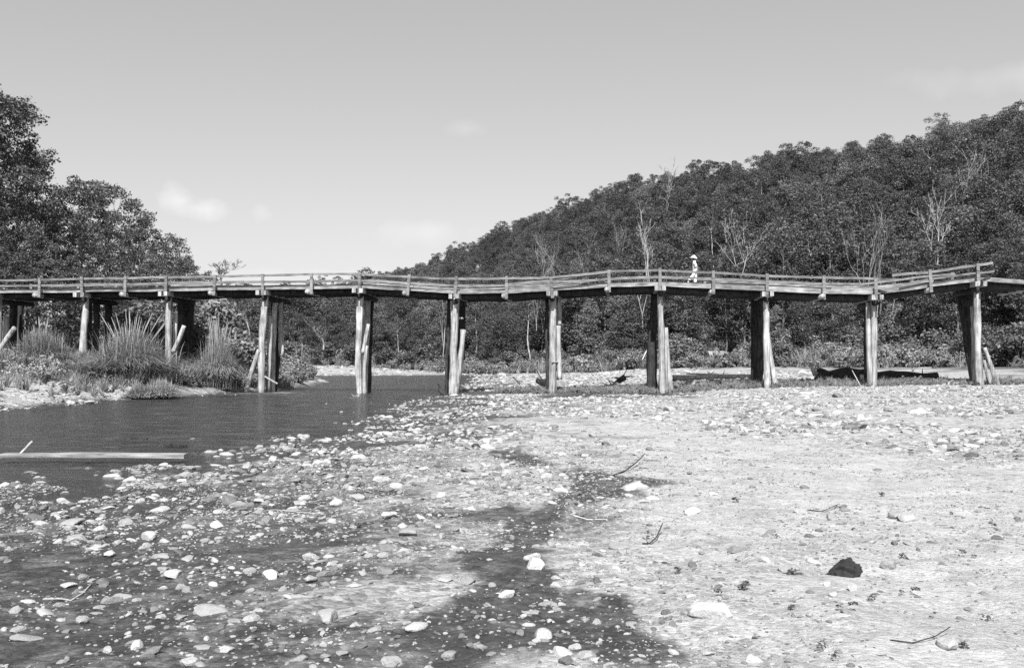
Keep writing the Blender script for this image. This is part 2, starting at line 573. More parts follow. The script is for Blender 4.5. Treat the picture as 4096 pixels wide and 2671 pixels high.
COB = COB * (1 - .75 * sstep(-.5, 2.5, GX) * sstep(1, -3, GY - np.maximum(36 - 2.4 * GX, 16.5)))
ny, nx = GX.shape
idx = np.arange(nx * ny).reshape(ny, nx)
F = np.stack([idx[:-1, :-1], idx[:-1, 1:], idx[1:, 1:], idx[1:, :-1]], -1).reshape(-1, 4)
g = link('ground', mesh_np('ground', np.stack([GX, GY, GZ], -1).reshape(-1, 3), F, M_GROUND, True,
                           {'wet': ('POINT', WET.ravel()), 'veg': ('POINT', VEG.ravel()), 'cob': ('POINT', COB.ravel())}))
tag(g, 'pale sand and gravel river bed with damp dark patches', 'ground', kind='structure')

wv = np.array([(-60, -60, 0), (14, -60, 0), (14, 190, 0), (-60, 190, 0)], float)
w = link('river_water', mesh_np('river_water', wv, np.array([[0, 1, 2, 3]]), M_WATER))
tag(w, 'dark rippled shallow river flowing under the bridge', 'river', kind='structure')

# wooded hillside beyond the river: a ruled sheet between its foot and its ridge
HU = [700, 1000, 1480, 1720, 1996, 2289, 2581, 2925, 3270, 3614, 3958, 4300, 4800, 5600]
FY = [200, 182, 165, 155, 140, 128, 118, 108, 100, 94, 88, 84, 78, 70]
RY = [470, 430, 420, 390, 350, 300, 265, 240, 220, 205, 192, 182, 170, 155]
RZ = [10, 15, 26.5, 31.5, 37.5, 41, 41, 40, 39.5, 39, 38.5, 38.5, 38.5, 38.5]
foot = np.array([((u - CX) / FPX * y, y) for u, y in zip(HU, FY)])
ridge = np.array([((u - CX) / FPX * y, y) for u, y in zip(HU, RY)])


def hill_pt(p, q):
    """p along the hill (0..13), q from foot (0) to ridge (1) and over it"""
    p = np.asarray(p, float); q = np.asarray(q, float)
    k = np.arange(len(HU))
    fx, fy = np.interp(p, k, foot[:, 0]), np.interp(p, k, foot[:, 1])
    rx, ry = np.interp(p, k, ridge[:, 0]), np.interp(p, k, ridge[:, 1])
    rz = np.interp(p, k, RZ)
    x = fx + (rx - fx) * q
    y = fy + (ry - fy) * q
    zf = gz(fx, fy) - .3
    prof = np.interp(q, [0, .06, .3, .6, .85, 1, 1.15, 1.6], [0, .03, .25, .60, .88, 1, .97, .6])
    z = zf + (rz - zf) * prof + fbm(x * .03, y * .03, 91, 3) * 4 * np.clip(q * 3, 0, 1)
    return x, y, z


hp, hq = np.meshgrid(np.linspace(0, 13, 160), np.linspace(0, 1.6, 90))
hx, hy, hz = hill_pt(hp, hq)
n0, n1_ = hp.shape
idx = np.arange(hp.size).reshape(n0, n1_)
F = np.stack([idx[:-1, :-1], idx[:-1, 1:], idx[1:, 1:], idx[1:, :-1]], -1).reshape(-1, 4)
h = link('hillside', mesh_np('hillside', np.stack([hx, hy, hz], -1).reshape(-1, 3), F, M_SOIL))
tag(h, 'dark wooded hillside rising beyond the river', 'hill', kind='structure')

# ------------------------------------------------------------------ the bridge
TH = R(6.5)
BC = (2.927, 57.7)
CS, SN = math.cos(TH), math.sin(TH)


def bp3(s, n, z):
    return Vector((BC[0] + s * CS + n * SN, BC[1] - s * SN + n * CS, z))


def s_at(u, n):
    t = (u - CX) / FPX
    return (t * BC[1] + t * n * CS - BC[0] - n * SN) / (CS + t * SN)


def at_bridge(u, v, n):
    s = s_at(u, n)
    Y = BC[1] - s * SN + n * CS
    return s, EYE + (HY - v) / FPX * Y


bridge = empty('trestle_bridge', (BC[0], BC[1], 0))
tag(bridge, 'long sagging timber trestle footbridge on log piles across the river bed', 'bridge')
BOFF = (BC[0], BC[1], 0)

# posts: u at top, u at foot, v of top, v of foot, lower edge of edge board, its upper edge, top rail, middle rail
POSTS = [(-26, -26, 1110, 1191, 1173, 1158, 1122, 1144),
         (158, 157, 1108, 1189, 1171, 1155, 1119, 1143), (328, 328, 1105, 1187, 1169, 1151, 1115, 1142), (502, 500, 1103, 1184, 1167, 1149, 1113, 1141),
         (666, 662, 1102, 1183, 1165, 1145, 1110, 1136), (861, 855, 1100, 1181, 1162, 1142, 1107, 1131), (1051, 1051, 1096, 1180, 1160, 1141, 1102, 1128),
         (1246, 1246, 1092, 1176, 1157, 1140, 1097, 1125), (1439, 1437, 1088, 1175, 1152, 1136, 1096, 1122), (1638, 1631, 1097, 1181, 1162, 1150, 1107, 1134),
         (1826, 1819, 1105, 1189, 1175, 1163, 1115, 1142), (2026, 2026, 1105, 1195, 1173, 1158, 1113, 1142), (2204, 2210, 1109, 1192, 1163, 1143, 1110, 1136),
         (2436, 2437, 1079, 1169, 1148, 1131, 1086, 1110), (2640, 2640, 1072, 1162, 1142, 1124, 1081, 1106), (2853, 2854, 1082, 1176, 1156, 1131, 1090, 1113),
         (3069, 3068, 1094, 1189, 1165, 1140, 1104, 1124), (3296, 3295, 1103, 1198, 1174, 1151, 1110, 0), (3503, 3504, 1112, 1200, 1178, 1152, 1115, 0),
         (3720, 3725, 1078, 1169, 1148, 1127, 1088, 1115), (3910, 3915, 1054, 1139, 1124, 1108, 1060, 1090), (4130, 4130, 1060, 1160, 1139, 1122, 0, 0)]
NF = .32                                # set back of the edge board behind the posts
W = 4.2
SP, ZB, ZT = [], [], []
for (ut, ub, vt, vb, fb, ft, rt, rm) in POSTS:
    s, zb = at_bridge(ub, fb, NF)
    _, zt = at_bridge(ub, ft, NF)
    SP.append(s); ZB.append(zb); ZT.append(zt)
zbot = lambda s: float(np.interp(s, SP, ZB))
ztop = lambda s: float(np.interp(s, SP, ZT))
deck = empty('deck'); deck.parent = bridge
railings = []
for _ in range(2):
    e_ = empty('railing'); e_.parent = bridge; railings.append(e_)
trestles = {}
BENTS = [0, 2, 4, 6, 8, 10, 12, 14, 16, 18, 20]


for i_ in BENTS:
    e_ = empty('trestle'); e_.parent = bridge; trestles[i_] = e_


def trestle_at(s):
    return trestles[min(BENTS, key=lambda i_: abs(SP[i_] - s))]


def bpart(mb, name, mat, smooth=False, par=None):
    return mb.build(name, mat, par or deck, smooth, BOFF)


def blog(name, p0, p1, r0, r1, mat=M_PILE, seed=0, bend=.04, sides=14, wob=.22, par=None):
    p0, p1 = Vector(p0), Vector(p1)
    rr = random.Random(seed * 13 + 5)
    n = 12
    b1, b2 = rr.uniform(-bend, bend), rr.uniform(-bend, bend)
    pts, rad = [], []
    for i in range(n + 1):
        t = i / n
        c = p0.lerp(p1, t)
        k = math.sin(math.pi * t)
        pts.append(c + Vector((b1 * k + .015 * mnoise.noise((t * 6, seed, 0)), b2 * k, 0)))
        rad.append((r0 + (r1 - r0) * t) * (1 + .06 * mnoise.noise((seed * 3.1, t * 5, 1))))
    mb = MB()
    mb.tube(pts, rad, sides, True, wob, seed)
    return bpart(mb, name, mat, True, par)


# edge boards, rails, deck planks and stringers, bay by bay
for i in range(len(POSTS) - 1):
    s0, s1 = SP[i], SP[i + 1]
    rr = random.Random(i)
    g = .012
    for side, nn in ((0, NF), (1, W - NF + .3)):
        hz0, hz1 = (ZT[i] - ZB[i]), (ZT[i + 1] - ZB[i + 1])
        lift = 0 if side == 0 else rr.uniform(-.04, .05)
        mb = MB()
        hgt = (hz0 + hz1) / 2
        mb.beam(bp3(s0 + g, nn, (ZB[i] + ZT[i]) / 2 + lift), bp3(s1 - g, nn, (ZB[i + 1] + ZT[i + 1]) / 2 + lift), .10, hgt * .97, n=5, bow=rr.uniform(-.03, .02), tw=rr.uniform(-.04, .04), ragged=.008, seed=i)
        bpart(mb, 'edge_board', M_BOARD)
    # a loose kerb board lying on the deck behind the edge
    mb = MB()
    dz = rr.uniform(.0, .06)
    if i in (4, 8, 9, 10, 11, 15, 16, 17, 18): mb.beam(bp3(s0 + .1, NF + .42 + rr.uniform(0, .15), ZT[i] + .06 + dz), bp3(s1 + .25, NF + .42 + rr.uniform(0, .15), ZT[i + 1] + .06 + rr.uniform(0, .05)), .16, .12, n=4, bow=rr.uniform(-.02, .05), ragged=.006, seed=i + 50)
    if mb.v: bpart(mb, 'kerb_board', M_BOARD)
    # deck planks laid lengthwise
    nk = 9
    wk = (W - .3) / nk
    for k in range(nk):
        nn = NF + .12 + wk * (k + .5)
        e = rr.uniform(-.05, .05)
        mb = MB()
        mb.beam(bp3(s0 + g + e, nn, ZT[i] - .07 + rr.uniform(-.012, .012)), bp3(s1 - g + e, nn, ZT[i + 1] - .07 + rr.uniform(-.012, .012)), wk - .02, .08, n=2, bow=rr.uniform(-.03, .02), ragged=.004, seed=i * 20 + k)
        bpart(mb, 'deck_plank', M_BOARD)
    # stringer logs under the deck
    for nn in (.95, 2.1, 3.3):
        z0, z1 = ZB[i] - .14, ZB[i + 1] - .14
        blog('stringer', bp3(s0 - .12, nn, z0), bp3(s1 + .12, nn, z1), .175, .165, M_DARKLOG_SHADE, i * 5 + int(nn * 10), .02, 9)  # shade below the deck is put into the stringer colour

for i, (ut, ub, vt, vb, fb, ft, rt, rm) in enumerate(POSTS):
    rr = random.Random(100 + i)
    s = SP[i]
    bent = i in BENTS
    # cross beams that carry stringers and rail posts
    zc = ZB[i] - .17
    if bent:
        for q in (-1, 1):
            mb = MB()
            mb.beam(bp3(s + q * .21, -.06 + rr.uniform(-.12, .05), zc), bp3(s + q * .21 + rr.uniform(-.05, .05), W + .3 + rr.uniform(-.2, .3), zc - .03), .21, .27, n=4, ragged=.012, seed=i * 3 + q)
            bpart(mb, 'cross_beam', M_PILE, False, trestles[i])
        mb = MB()
        mb.tube([bp3(s + rr.uniform(-.05, .05), .45, zc - .29), bp3(s, 2.3, zc - .31), bp3(s + rr.uniform(-.05, .05), W + .25, zc - .30)], [.16, .165, .15], 12, True, .15, i)
        bpart(mb, 'cap_log', M_DARKLOG_SHADE, True, trestles[i])
    else:
        mb = MB()
        mb.tube([bp3(s - .13, -.02 + rr.uniform(-.15, .1), zc), bp3(s - .12, 2.0, zc - .02), bp3(s - .10, W + .35 + rr.uniform(-.2, .4), zc - .04)], [.14, .145, .13], 12, True, .15, i)
        bpart(mb, 'cross_beam', M_PILE, True)
    if rt == 0:
        continue
    # near rail post (outer), and the shorter far one
    s_t, z_t = at_bridge(ut, vt, 0)
    s_b, z_b = at_bridge(ub, vb, 0)
    mb = MB()
    mb.beam(bp3(s_b, -.02, z_b), bp3(s_t, -.02 + rr.uniform(-.03, .03), z_t), .17, .075, up=Vector((CS, -SN, 0)).cross(Vector((0, 0, 1))), n=3, ragged=.008, seed=i)
    bpart(mb, 'rail_post', M_RAIL, False, railings[0])
    mb = MB()
    q = rr.uniform(-.25, .25)
    mb.beam(bp3(s + q, W + .2, ZB[i] - .2), bp3(s + q + rr.uniform(-.08, .08), W + .2, ZT[i] + .62 + rr.uniform(-.12, .05)), .16, .08, up=Vector((CS, -SN, 0)).cross(Vector((0, 0, 1))), n=3, ragged=.008, seed=i + 70)
    bpart(mb, 'rail_post', M_RAIL, False, railings[1])


def rail(pts, n, hgt, thick, seed, name='handrail'):
    """boards that follow photograph points (u, v) in the plane n behind the posts"""
    for k in range(len(pts) - 1):
        s0, z0 = at_bridge(pts[k][0], pts[k][1], n)
        s1, z1 = at_bridge(pts[k + 1][0], pts[k + 1][1], n)
        rr = random.Random(seed * 31 + k)
        mb = MB()
        mb.beam(bp3(s0 + .004, n + rr.uniform(0, .012), z0), bp3(s1 - .004, n + rr.uniform(0, .012), z1), thick, hgt, n=4, bow=rr.uniform(-.025, .015), tw=rr.uniform(-.1, .1), ragged=.006, seed=seed + k)
        bpart(mb, name, M_RAIL, False, railings[0])


rail([(p[0], p[6]) for p in POSTS[0:19]] + [(3580, 1118)], .07, .13, .05, 1)
rail([(3568, 1101), (3722, 1089), (3912, 1060), (3972, 1052)], .075, .14, .055, 2)
rail([(p[0], p[7]) for p in POSTS[0:12]], .075, .11, .045, 3)
rail([(2204, 1142), (2436, 1114), (2640, 1107), (2853, 1114), (3069, 1124), (3330, 1136)], .08, .11, .05, 4)
rail([(2020, 1139), (2204, 1121), (2330, 1101), (2436, 1086)], .13, .12, .05, 5)
rail([(3600, 1140), (3722, 1116), (3912, 1091), (3978, 1085)], .08, .11, .05, 6)
# far side rails
for seed, dz, i0, i1 in ((11, .55, 0, 12), (13, .52, 12, 20), (15, .30, 9, 12)):
    for i in range(i0, i1):
        rr = random.Random(seed * 7 + i)
        mb = MB()
        nn = W + .13
        mb.beam(bp3(SP[i] + .01, nn, ZT[i] + dz + rr.uniform(-.02, .02)), bp3(SP[i + 1] - .01, nn, ZT[i + 1] + dz + rr.uniform(-.02, .02)), .05, .12, n=4, bow=rr.uniform(-.04, .02), ragged=.006, seed=seed + i)
        bpart(mb, 'handrail', M_RAIL, False, railings[1])
# short braces where the deck breaks at the sag near the right-hand end
for (ua, va, ub_, vb_, n) in ((3512, 1160, 3545, 1172, .24), (3925, 1122, 3960, 1106, .24)):
    sa, za = at_bridge(ua, va, n); sb, zb_ = at_bridge(ub_, vb_, n)
    mb = MB(); mb.beam(bp3(sa, n, za), bp3(sb, n, zb_), .06, .12, n=2, ragged=.006)
    bpart(mb, 'brace', M_DARKLOG_SHADE)


# piles: u/v of top, u/v of foot, widths in photograph pixels, distance behind the near face
PILES = [
    # far left bent
    (-2, 1190, -8, 1470, 24, 24, .75, 0), (24, 1265, 16, 1470, 19, 19, 1.6, 0), (55, 1190, 45, 1470, 28, 30, 2.7, 1), (85, 1190, 75, 1470, 28, 30, 4.0, 1),
    (345, 1190, 330, 1420, 24, 28, .75, 0), (329, 1415, 308, 1490, 26, 20, .75, 0), (385, 1190, 370, 1480, 24, 26, 2.2, 1), (435, 1190, 425, 1470, 26, 30, 4.0, 1), (362, 1190, 360, 1480, 16, 20, 1.5, 1),
    (676, 1190, 676, 1530, 25, 25, .75, 0), (704, 1252, 700, 1535, 18, 19, 1.5, 0), (722, 1190, 718, 1530, 24, 28, 2.4, 1), (742, 1190, 735, 1530, 26, 30, 3.2, 1), (757, 1190, 748, 1520, 26, 30, 4.1, 1), (730, 1190, 728, 1525, 28, 32, 2.8, 1), (764, 1190, 752, 1520, 28, 24, 4.5, 1),
    (1062, 1185, 1045, 1588, 27, 27, .75, 0), (1083, 1265, 1069, 1585, 19, 16, 1.6, 0), (1104, 1190, 1092, 1575, 22, 20, 2.7, 0), (1122, 1185, 1098, 1570, 26, 16, 4.1, 1), (1098, 1190, 1085, 1575, 26, 24, 3.2, 1),
    (1441, 1185, 1438, 1582, 25, 21, .75, 0), (1457, 1235, 1452, 1580, 11, 13, 1.5, 0), (1470, 1185, 1462, 1580, 26, 12, 2.6, 0), (1484, 1190, 1476, 1560, 26, 16, 4.1, 1), (1465, 1190, 1466, 1565, 26, 20, 3.4, 1),
    (1822, 1190, 1808, 1580, 31, 26, .75, 0), (1794, 1190, 1790, 1570, 12, 15, 2.2, 1), (1852, 1190, 1846, 1440, 28, 30, 2.6, 1), (1853, 1318, 1817, 1586, 20, 25, .9, 0), (1788, 1372, 1785, 1550, 10, 12, 1.4, 1),
    (2213, 1185, 2208, 1578, 27, 27, .75, 0), (2189, 1185, 2192, 1545, 13, 14, 2.4, 1), (2231, 1450, 2227, 1560, 9, 10, 1.2, 0),
    (2641, 1165, 2650, 1575, 22, 27, .75, 0), (2619, 1165, 2608, 1582, 26, 46, 2.9, 1), (2664, 1310, 2684, 1560, 14, 20, 1.4, 0), (2660, 1320, 2668, 1570, 14, 14, 1.0, 0),
    (3064, 1195, 3067, 1562, 23, 25, .75, 0), (3072, 1330, 3104, 1556, 12, 24, 1.0, 0), (3022, 1190, 3018, 1545, 34, 24, 4.0, 1), (3045, 1190, 3037, 1556, 26, 24, 2.6, 1),
    (3492, 1195, 3494, 1545, 20, 24, .9, 0), (3470, 1210, 3487, 1540, 15, 26, 1.0, 0), (3466, 1195, 3468, 1540, 16, 18, 2.8, 1), (3472, 1192, 3476, 1535, 16, 20, 4.1, 1),
    (3907, 1165, 3919, 1540, 26, 28, .75, 0), (3886, 1225, 3896, 1530, 9, 16, 1.2, 0), (3842, 1175, 3890, 1525, 30, 22, 4.1, 1), (3862, 1175, 3892, 1525, 30, 20, 3.0, 1), (3880, 1175, 3894, 1525, 26, 20, 2.1, 1),
    # props and hanging or fallen logs set against the bents
    (60, 1310, -10, 1408, 20, 19, .45, 2), (736, 1302, 694, 1408, 17, 19, .35, 2), (1036, 1398, 979, 1580, 14, 20, .5, 2), (1120, 1190, 1126, 1425, 24, 24, 3.4, 2), (1474, 1296, 1451, 1412, 14, 16, .5, 2), (1466, 1382, 1457, 1582, 14, 16, .6, 2),
    (2233, 1302, 2239, 1518, 17, 21, .95, 2), (2234, 1185, 2236, 1300, 15, 17, 2.0, 2), (3938, 1390, 3992, 1545, 14, 20, .6, 2), (3936, 1440, 3960, 1540, 10, 16, 1.4, 2), (2560, 1300, 2535, 1436, 5, 6, 6.0, 3),
]
for q, (u0, v0, u1, v1, w0, w1_, n, kind) in enumerate(PILES):
    if kind == 3:
        continue
    sa, za = at_bridge(u0, v0, n)
    sb, zb_ = at_bridge(u1, v1, n)
    Y = BC[1] - sa * SN + n * CS
    r0, r1 = w0 / 2 / FPX * Y, w1_ / 2 / FPX * Y
    top, bot = bp3(sa, n, za), bp3(sb, n, zb_)
    if kind == 2:
        blog('prop_log', top, bot, r0, r1, M_PILE, 300 + q, .06, 14, .28, trestle_at(sb))
    else:
        gzb = gz1(bot.x, bot.y)
        if zb_ > gzb - .1 and v1 > 1440:
            bot = top.lerp(bot, (top.z - (gzb - .35)) / (top.z - bot.z))
        blog('pile', top, bot, r0, r1, M_PILE if kind == 0 else M_DARKLOG_SHADE, 300 + q, .09, 16, .42, trestle_at(sa))  # far piles get a darker copy of the timber, deck shade painted in
# broken timber ends bolted to bents
for (ua, va, ub_, vb_, w_, n) in ((1058, 1505, 1110, 1535, 7, .5), (1833, 1272, 1850, 1274, 10, 1.0), (2208, 1448, 2232, 1447, 7, .5)):
    sa, za = at_bridge(ua, va, n); sb, zb_ = at_bridge(ub_, vb_, n + .3)
    blog('brace', bp3(sa, n, za), bp3(sb, n + .3, zb_), w_ / 2 / 69, w_ / 2 / 69, M_PILE, 500 + ua, .01, 8, .22, trestle_at(sa))

# ------------------------------------------------------------------ the walker on the deck
def skin(name, V, E, rad, mat, parent, sub=2):
    me = bpy.data.meshes.new(name)
    me.from_pydata(V, E, [])
    me.materials.append(mat)
    o = link(name, me, parent)
    md = o.modifiers.new('skin', 'SKIN')
    md.use_smooth_shade = True
    lay = me.skin_vertices[0].data
    for i, r in enumerate(rad):
        lay[i].radius = (r, r) if not hasattr(r, '__len__') else r
        lay[i].use_root = (i == 0)
    s_ = o.modifiers.new('subdivision', 'SUBSURF')
    s_.levels = s_.render_levels = sub
    return o


ps, _ = at_bridge(2781, 1100, 1.5)
pz = ztop(ps) - .03
person = empty('person', bp3(ps, 1.5, pz), -TH)
tag(person, 'person in a pale conical straw hat and white clothes walking along the bridge', 'person')
# local x is the walking direction, the body is about 1.6 m tall
J = dict(pel=(0, 0, .86), sp=(-.02, 0, 1.05), ch=(-.06, 0, 1.25), nk=(-.07, 0, 1.38), hd=(-.05, 0, 1.47), ht=(-.04, 0, 1.58),
         lh=(.0, .09, .83), lk=(.04, .09, .46), la=(-.02, .09, .08), lt=(.13, .09, .035),
         rh=(-.01, -.09, .83), rk=(-.14, -.09, .47), ra=(-.42, -.09, .22), rt=(-.36, -.09, .05),
         ls=(-.07, .19, 1.32), le=(-.14, .22, 1.06), lw=(-.02, .23, .86), lf=(.02, .23, .78),
         rs=(-.07, -.19, 1.32), re=(-.06, -.24, 1.05), rw=(.16, -.22, .95), rf=(.23, -.21, .93))
nm = list(J)
ix = {k: i for i, k in enumerate(nm)}
ed = [('pel', 'sp'), ('sp', 'ch'), ('ch', 'nk'), ('nk', 'hd'), ('hd', 'ht'), ('pel', 'lh'), ('lh', 'lk'), ('lk', 'la'), ('la', 'lt'), ('pel', 'rh'), ('rh', 'rk'), ('rk', 'ra'), ('ra', 'rt'),
      ('ch', 'ls'), ('ls', 'le'), ('le', 'lw'), ('lw', 'lf'), ('ch', 'rs'), ('rs', 're'), ('re', 'rw'), ('rw', 'rf')]
rad = dict(pel=.12, sp=.11, ch=.12, nk=.055, hd=.085, ht=.075, lh=.085, lk=.055, la=.04, lt=.035, rh=.085, rk=.055, ra=.04, rt=.035, ls=.055, le=.04, lw=.028, lf=.03, rs=.055, re=.04, rw=.028, rf=.03)
skin('body', [J[k] for k in nm], [(ix[a_], ix[b_]) for a_, b_ in ed], [rad[k] for k in nm], M_SKIN, person)
skin('shirt', [(.0, 0, .84), (-.02, 0, 1.05), (-.06, 0, 1.25), (-.07, 0, 1.345), (-.07, .2, 1.31), (-.11, .22, 1.14), (-.07, -.2, 1.31), (-.065, -.235, 1.14)],
     [(0, 1), (1, 2), (2, 3), (2, 4), (4, 5), (2, 6), (6, 7)], [(.15, .17), (.135, .15), (.145, .165), .075, .075, .07, .075, .07], M_CLOTH, person)
skin('trousers', [(0, 0, .86), (0, .09, .8), (.04, .09, .46), (-.01, .09, .1), (-.01, -.09, .8), (-.15, -.09, .47), (-.41, -.09, .24)],
     [(0, 1), (1, 2), (2, 3), (0, 4), (4, 5), (5, 6)], [.135, .105, .08, .10, .105, .085, .105], M_CLOTH, person)
for nmz, (c, d) in {'shoe': ((-.03, .09, .05), (.15, .09, .04)), 'shoe.001': ((-.44, -.09, .17), (-.35, -.09, .02))}.items():
    skin('shoe', [c, tuple((np.array(c) + np.array(d)) / 2), d], [(0, 1), (1, 2)], [.05, .05, .045], M_SHOE, person, 2)
# five short fingers on each hand
for hx_, hy_, hz_, dx, dz in ((.02, .23, .79, .3, -1), (.22, -.21, .935, 1, -.25)):
    L = math.hypot(dx, dz); dx, dz = dx / L, dz / L
    for k in range(5):
        off = (k - 2) * .017
        ln_ = (.045, .065, .075, .07, .05)[k]
        a0 = Vector((hx_, hy_ + off, hz_)) + Vector((dx, 0, dz)) * .01
        a1 = a0 + Vector((dx, off * 3 * (k == 0), dz)) * ln_ * .6
        a2 = a1 + Vector((dx, -.3 * np.sign(hy_), dz)) * ln_ * .45
        skin('finger', [tuple(a0), tuple(a1), tuple(a2)], [(0, 1), (1, 2)], [.009, .0085, .007], M_SKIN, person, 1)
mb = MB()
mb.tube([(-.075, 0, 1.43), (-.06, 0, 1.5), (-.05, 0, 1.57), (-.045, 0, 1.6)], [.088, .098, .09, .03], 14)
mb.build('hair', M_HAIR, person, True)
# wide straw hat, tipped a little forward
mb = MB()
rings = [(.0, .0), (.05, .035), (.12, .09), (.19, .16), (.225, .215), (.215, .222), (.13, .12), (.03, .035)]
hv, hf = [], []
sd = 28
tilt = Matrix.Rotation(R(9), 4, 'Y')
for r_, d_ in rings:
    for k in range(sd):
        a_ = 2 * math.pi * k / sd
        p_ = tilt @ Vector((r_ * math.cos(a_), r_ * math.sin(a_), -d_ + .012 * math.sin(a_ * 3 + 1) * (r_ / .22)))
        hv.append(tuple(p_ + Vector((-.06, 0, 1.73))))
for i in range(len(rings) - 1):
    for k in range(sd):
        hf.append((i * sd + k, i * sd + (k + 1) % sd, (i + 1) * sd + (k + 1) % sd, (i + 1) * sd + k))
mb.add(hv, hf)
mb.build('straw_hat', M_STRAW, person, True)

# ------------------------------------------------------------------ trees
def leaf_cloud(blobs, per_m2, size, rng, asp=.62, up=.35):
    """leaf faces spread through ellipsoidal clumps; returns V, F, tint"""
    Vs, T = [], []
    for (cx, cy, cz, rx, ry, rz) in blobs:
        n = max(12, int(per_m2 * 4 * math.pi * ((rx * ry + rx * rz + ry * rz) / 3)))
        d = rng.normal(size=(n, 3)); d /= np.linalg.norm(d, axis=1)[:, None]
        d[:, 2] = np.where(d[:, 2] < -.75, -d[:, 2] * .6, d[:, 2])
        rr_ = rng.uniform(.45, 1.0, n) ** .55
        lump = 1 + .28 * np.sin(d[:, 0] * 5 + cx * 3) * np.sin(d[:, 1] * 5 + cy * 2) + .2 * np.sin(d[:, 2] * 7 + cz)
        c = np.array([cx, cy, cz]) + d * np.array([rx, ry, rz]) * (rr_ * lump)[:, None]
        nrm = d * .6 + rng.normal(size=(n, 3)) * .65 + np.array([0, 0, up])
        nrm /= np.linalg.norm(nrm, axis=1)[:, None]
        t = np.cross(nrm, rng.normal(size=(n, 3))); t /= np.linalg.norm(t, axis=1)[:, None] + 1e-9
        b_ = np.cross(nrm, t)
        s = size * rng.uniform(.6, 1.35, n)[:, None]
        Vs.append(np.stack([c - t * s, c - b_ * s * asp + nrm * s * .12, c + t * s, c + b_ * s * asp + nrm * s * .12], 1).reshape(-1, 3))
        T.append(np.clip(rng.beta(1.6, 2.4, n) + rng.uniform(-.12, .12), 0, 1))
    V = np.concatenate(Vs)
    return V, np.arange(len(V)).reshape(-1, 4), np.concatenate(T)


def grow(rng, pos, d, length, r, depth, out, tips, spread=.6, upbias=.25, shrink=.68, kids=3):
    n = max(2, int(3 + depth))
    pts = [np.array(pos, float)]
    dd = np.array(d, float)
    for i in range(n):
        dd = dd + rng.normal(size=3) * .13 + np.array([0, 0, upbias * .25])
        dd /= np.linalg.norm(dd)
        pts.append(pts[-1] + dd * length / n)
    rads = list(np.linspace(r, r * .62, n + 1))
    out.append((pts, rads))
    if depth == 0:
        tips.append(pts[-1])
        return
    for k in range(kids + (1 if rng.uniform() < .3 else 0)):
        t = rng.uniform(.45, 1) if k else 1
        j = int(t * n)
        nd = dd + rng.normal(size=3) * spread
        nd[2] += upbias
        nd /= np.linalg.norm(nd)
        grow(rng, pts[j], nd, length * shrink * rng.uniform(.75, 1.15), rads[j] * .62, depth - 1, out, tips, spread, upbias, shrink, kids)


def tree_proto(seed, height, crown_r, crown_base, nblob, mat_leaf, mat_bark, leaf=.125, dens=25, openness=1.0, shape='round'):
    rng = np.random.default_rng(seed)
    mb = MB()
    th = height * .72
    pts, rad = [], []
    x = y = 0
    for i in range(9):
        t = i / 8
        pts.append((x, y, th * t - .4 * (i == 0)))
        rad.append(.022 * height * (1 - .75 * t) * (1.5 if i == 0 else 1) * .55)
        x += rng.normal() * .12; y += rng.normal() * .12
    mb.tube(pts, rad, 7, True, .1, seed)
    blobs = []
    nblob = int(nblob * 1.6)
    for k in range(nblob):
        t = (k + .5) / nblob
        zz = crown_base + (height - crown_base) * (t ** .8)
        fr = (zz - crown_base) / (height - crown_base)
        rr_ = crown_r * {'round': math.sin(math.pi * (.12 + .80 * fr)) ** .7, 'umbrella': .35 + .65 * fr, 'cone': 1.05 - .8 * fr}[shape]
        a_ = k * 2.4 + rng.uniform(-.5, .5)
        d_ = rr_ * rng.uniform(.35, .95)
        c = np.array([math.cos(a_) * d_, math.sin(a_) * d_, zz - .06 * height * rng.uniform(0, 1)])
        b_ = crown_r * rng.uniform(.20, .42) * openness
        blobs.append((c[0], c[1], c[2], b_ * rng.uniform(.9, 1.3), b_ * rng.uniform(.9, 1.3), b_ * rng.uniform(.65, 1.0)))
        zs = max(crown_base * .7, min(th * .95, c[2] - d_ * .8))
        i0 = min(7, int(zs / th * 8))
        p0 = np.array(pts[i0 + 1]); p1 = c
        mid = (p0 + p1) / 2 + np.array([0, 0, -.1 * d_]) + rng.normal(size=3) * .15
        mb.tube([p0, mid, p1], [rad[i0 + 1] * .55, rad[i0 + 1] * .35, .02], 5, False)
    V, F, T = leaf_cloud(blobs, dens, leaf, rng)
    crown = mesh_np('crown', V, F, mat_leaf, False, {'tint': ('FACE', T)})
    trunk = mb.mesh('trunk', mat_bark, True)
    return trunk, crown


PROTO = [
    tree_proto(1, 12.5, 3.3, 3.8, 15, M_LEAF, M_TRUNK),
    tree_proto(2, 13.5, 3.0, 5.0, 13, M_LEAF, M_TRUNK, .13, 23, .95),
    tree_proto(3, 11.0, 3.5, 3.0, 16, M_LEAF, M_TRUNK, .12, 26),
    tree_proto(4, 12.0, 3.1, 4.4, 12, M_LEAF_PALE, M_WHITETRUNK, .125, 23, .95, 'umbrella'),
    tree_proto(5, 14.0, 2.7, 5.6, 12, M_LEAF, M_TRUNK, .135, 20, .9),
    tree_proto(6, 10.5, 3.2, 2.5, 15, M_LEAF, M_TRUNK, .115, 27, 1.0),
    tree_proto(7, 12.0, 2.6, 3.2, 13, M_LEAF_PALE, M_TRUNK, .12, 23, 1.0, 'cone'),
    tree_proto(8, 15.5, 3.0, 8.2, 9, M_LEAF, M_WHITETRUNK, .125, 20, .8, 'umbrella'),
]


ORD = ['first', 'second', 'third', 'fourth', 'fifth', 'sixth', 'seventh', 'eighth', 'ninth', 'tenth', 'eleventh']
BENT_U = [POSTS[i_][1] for i_ in BENTS]


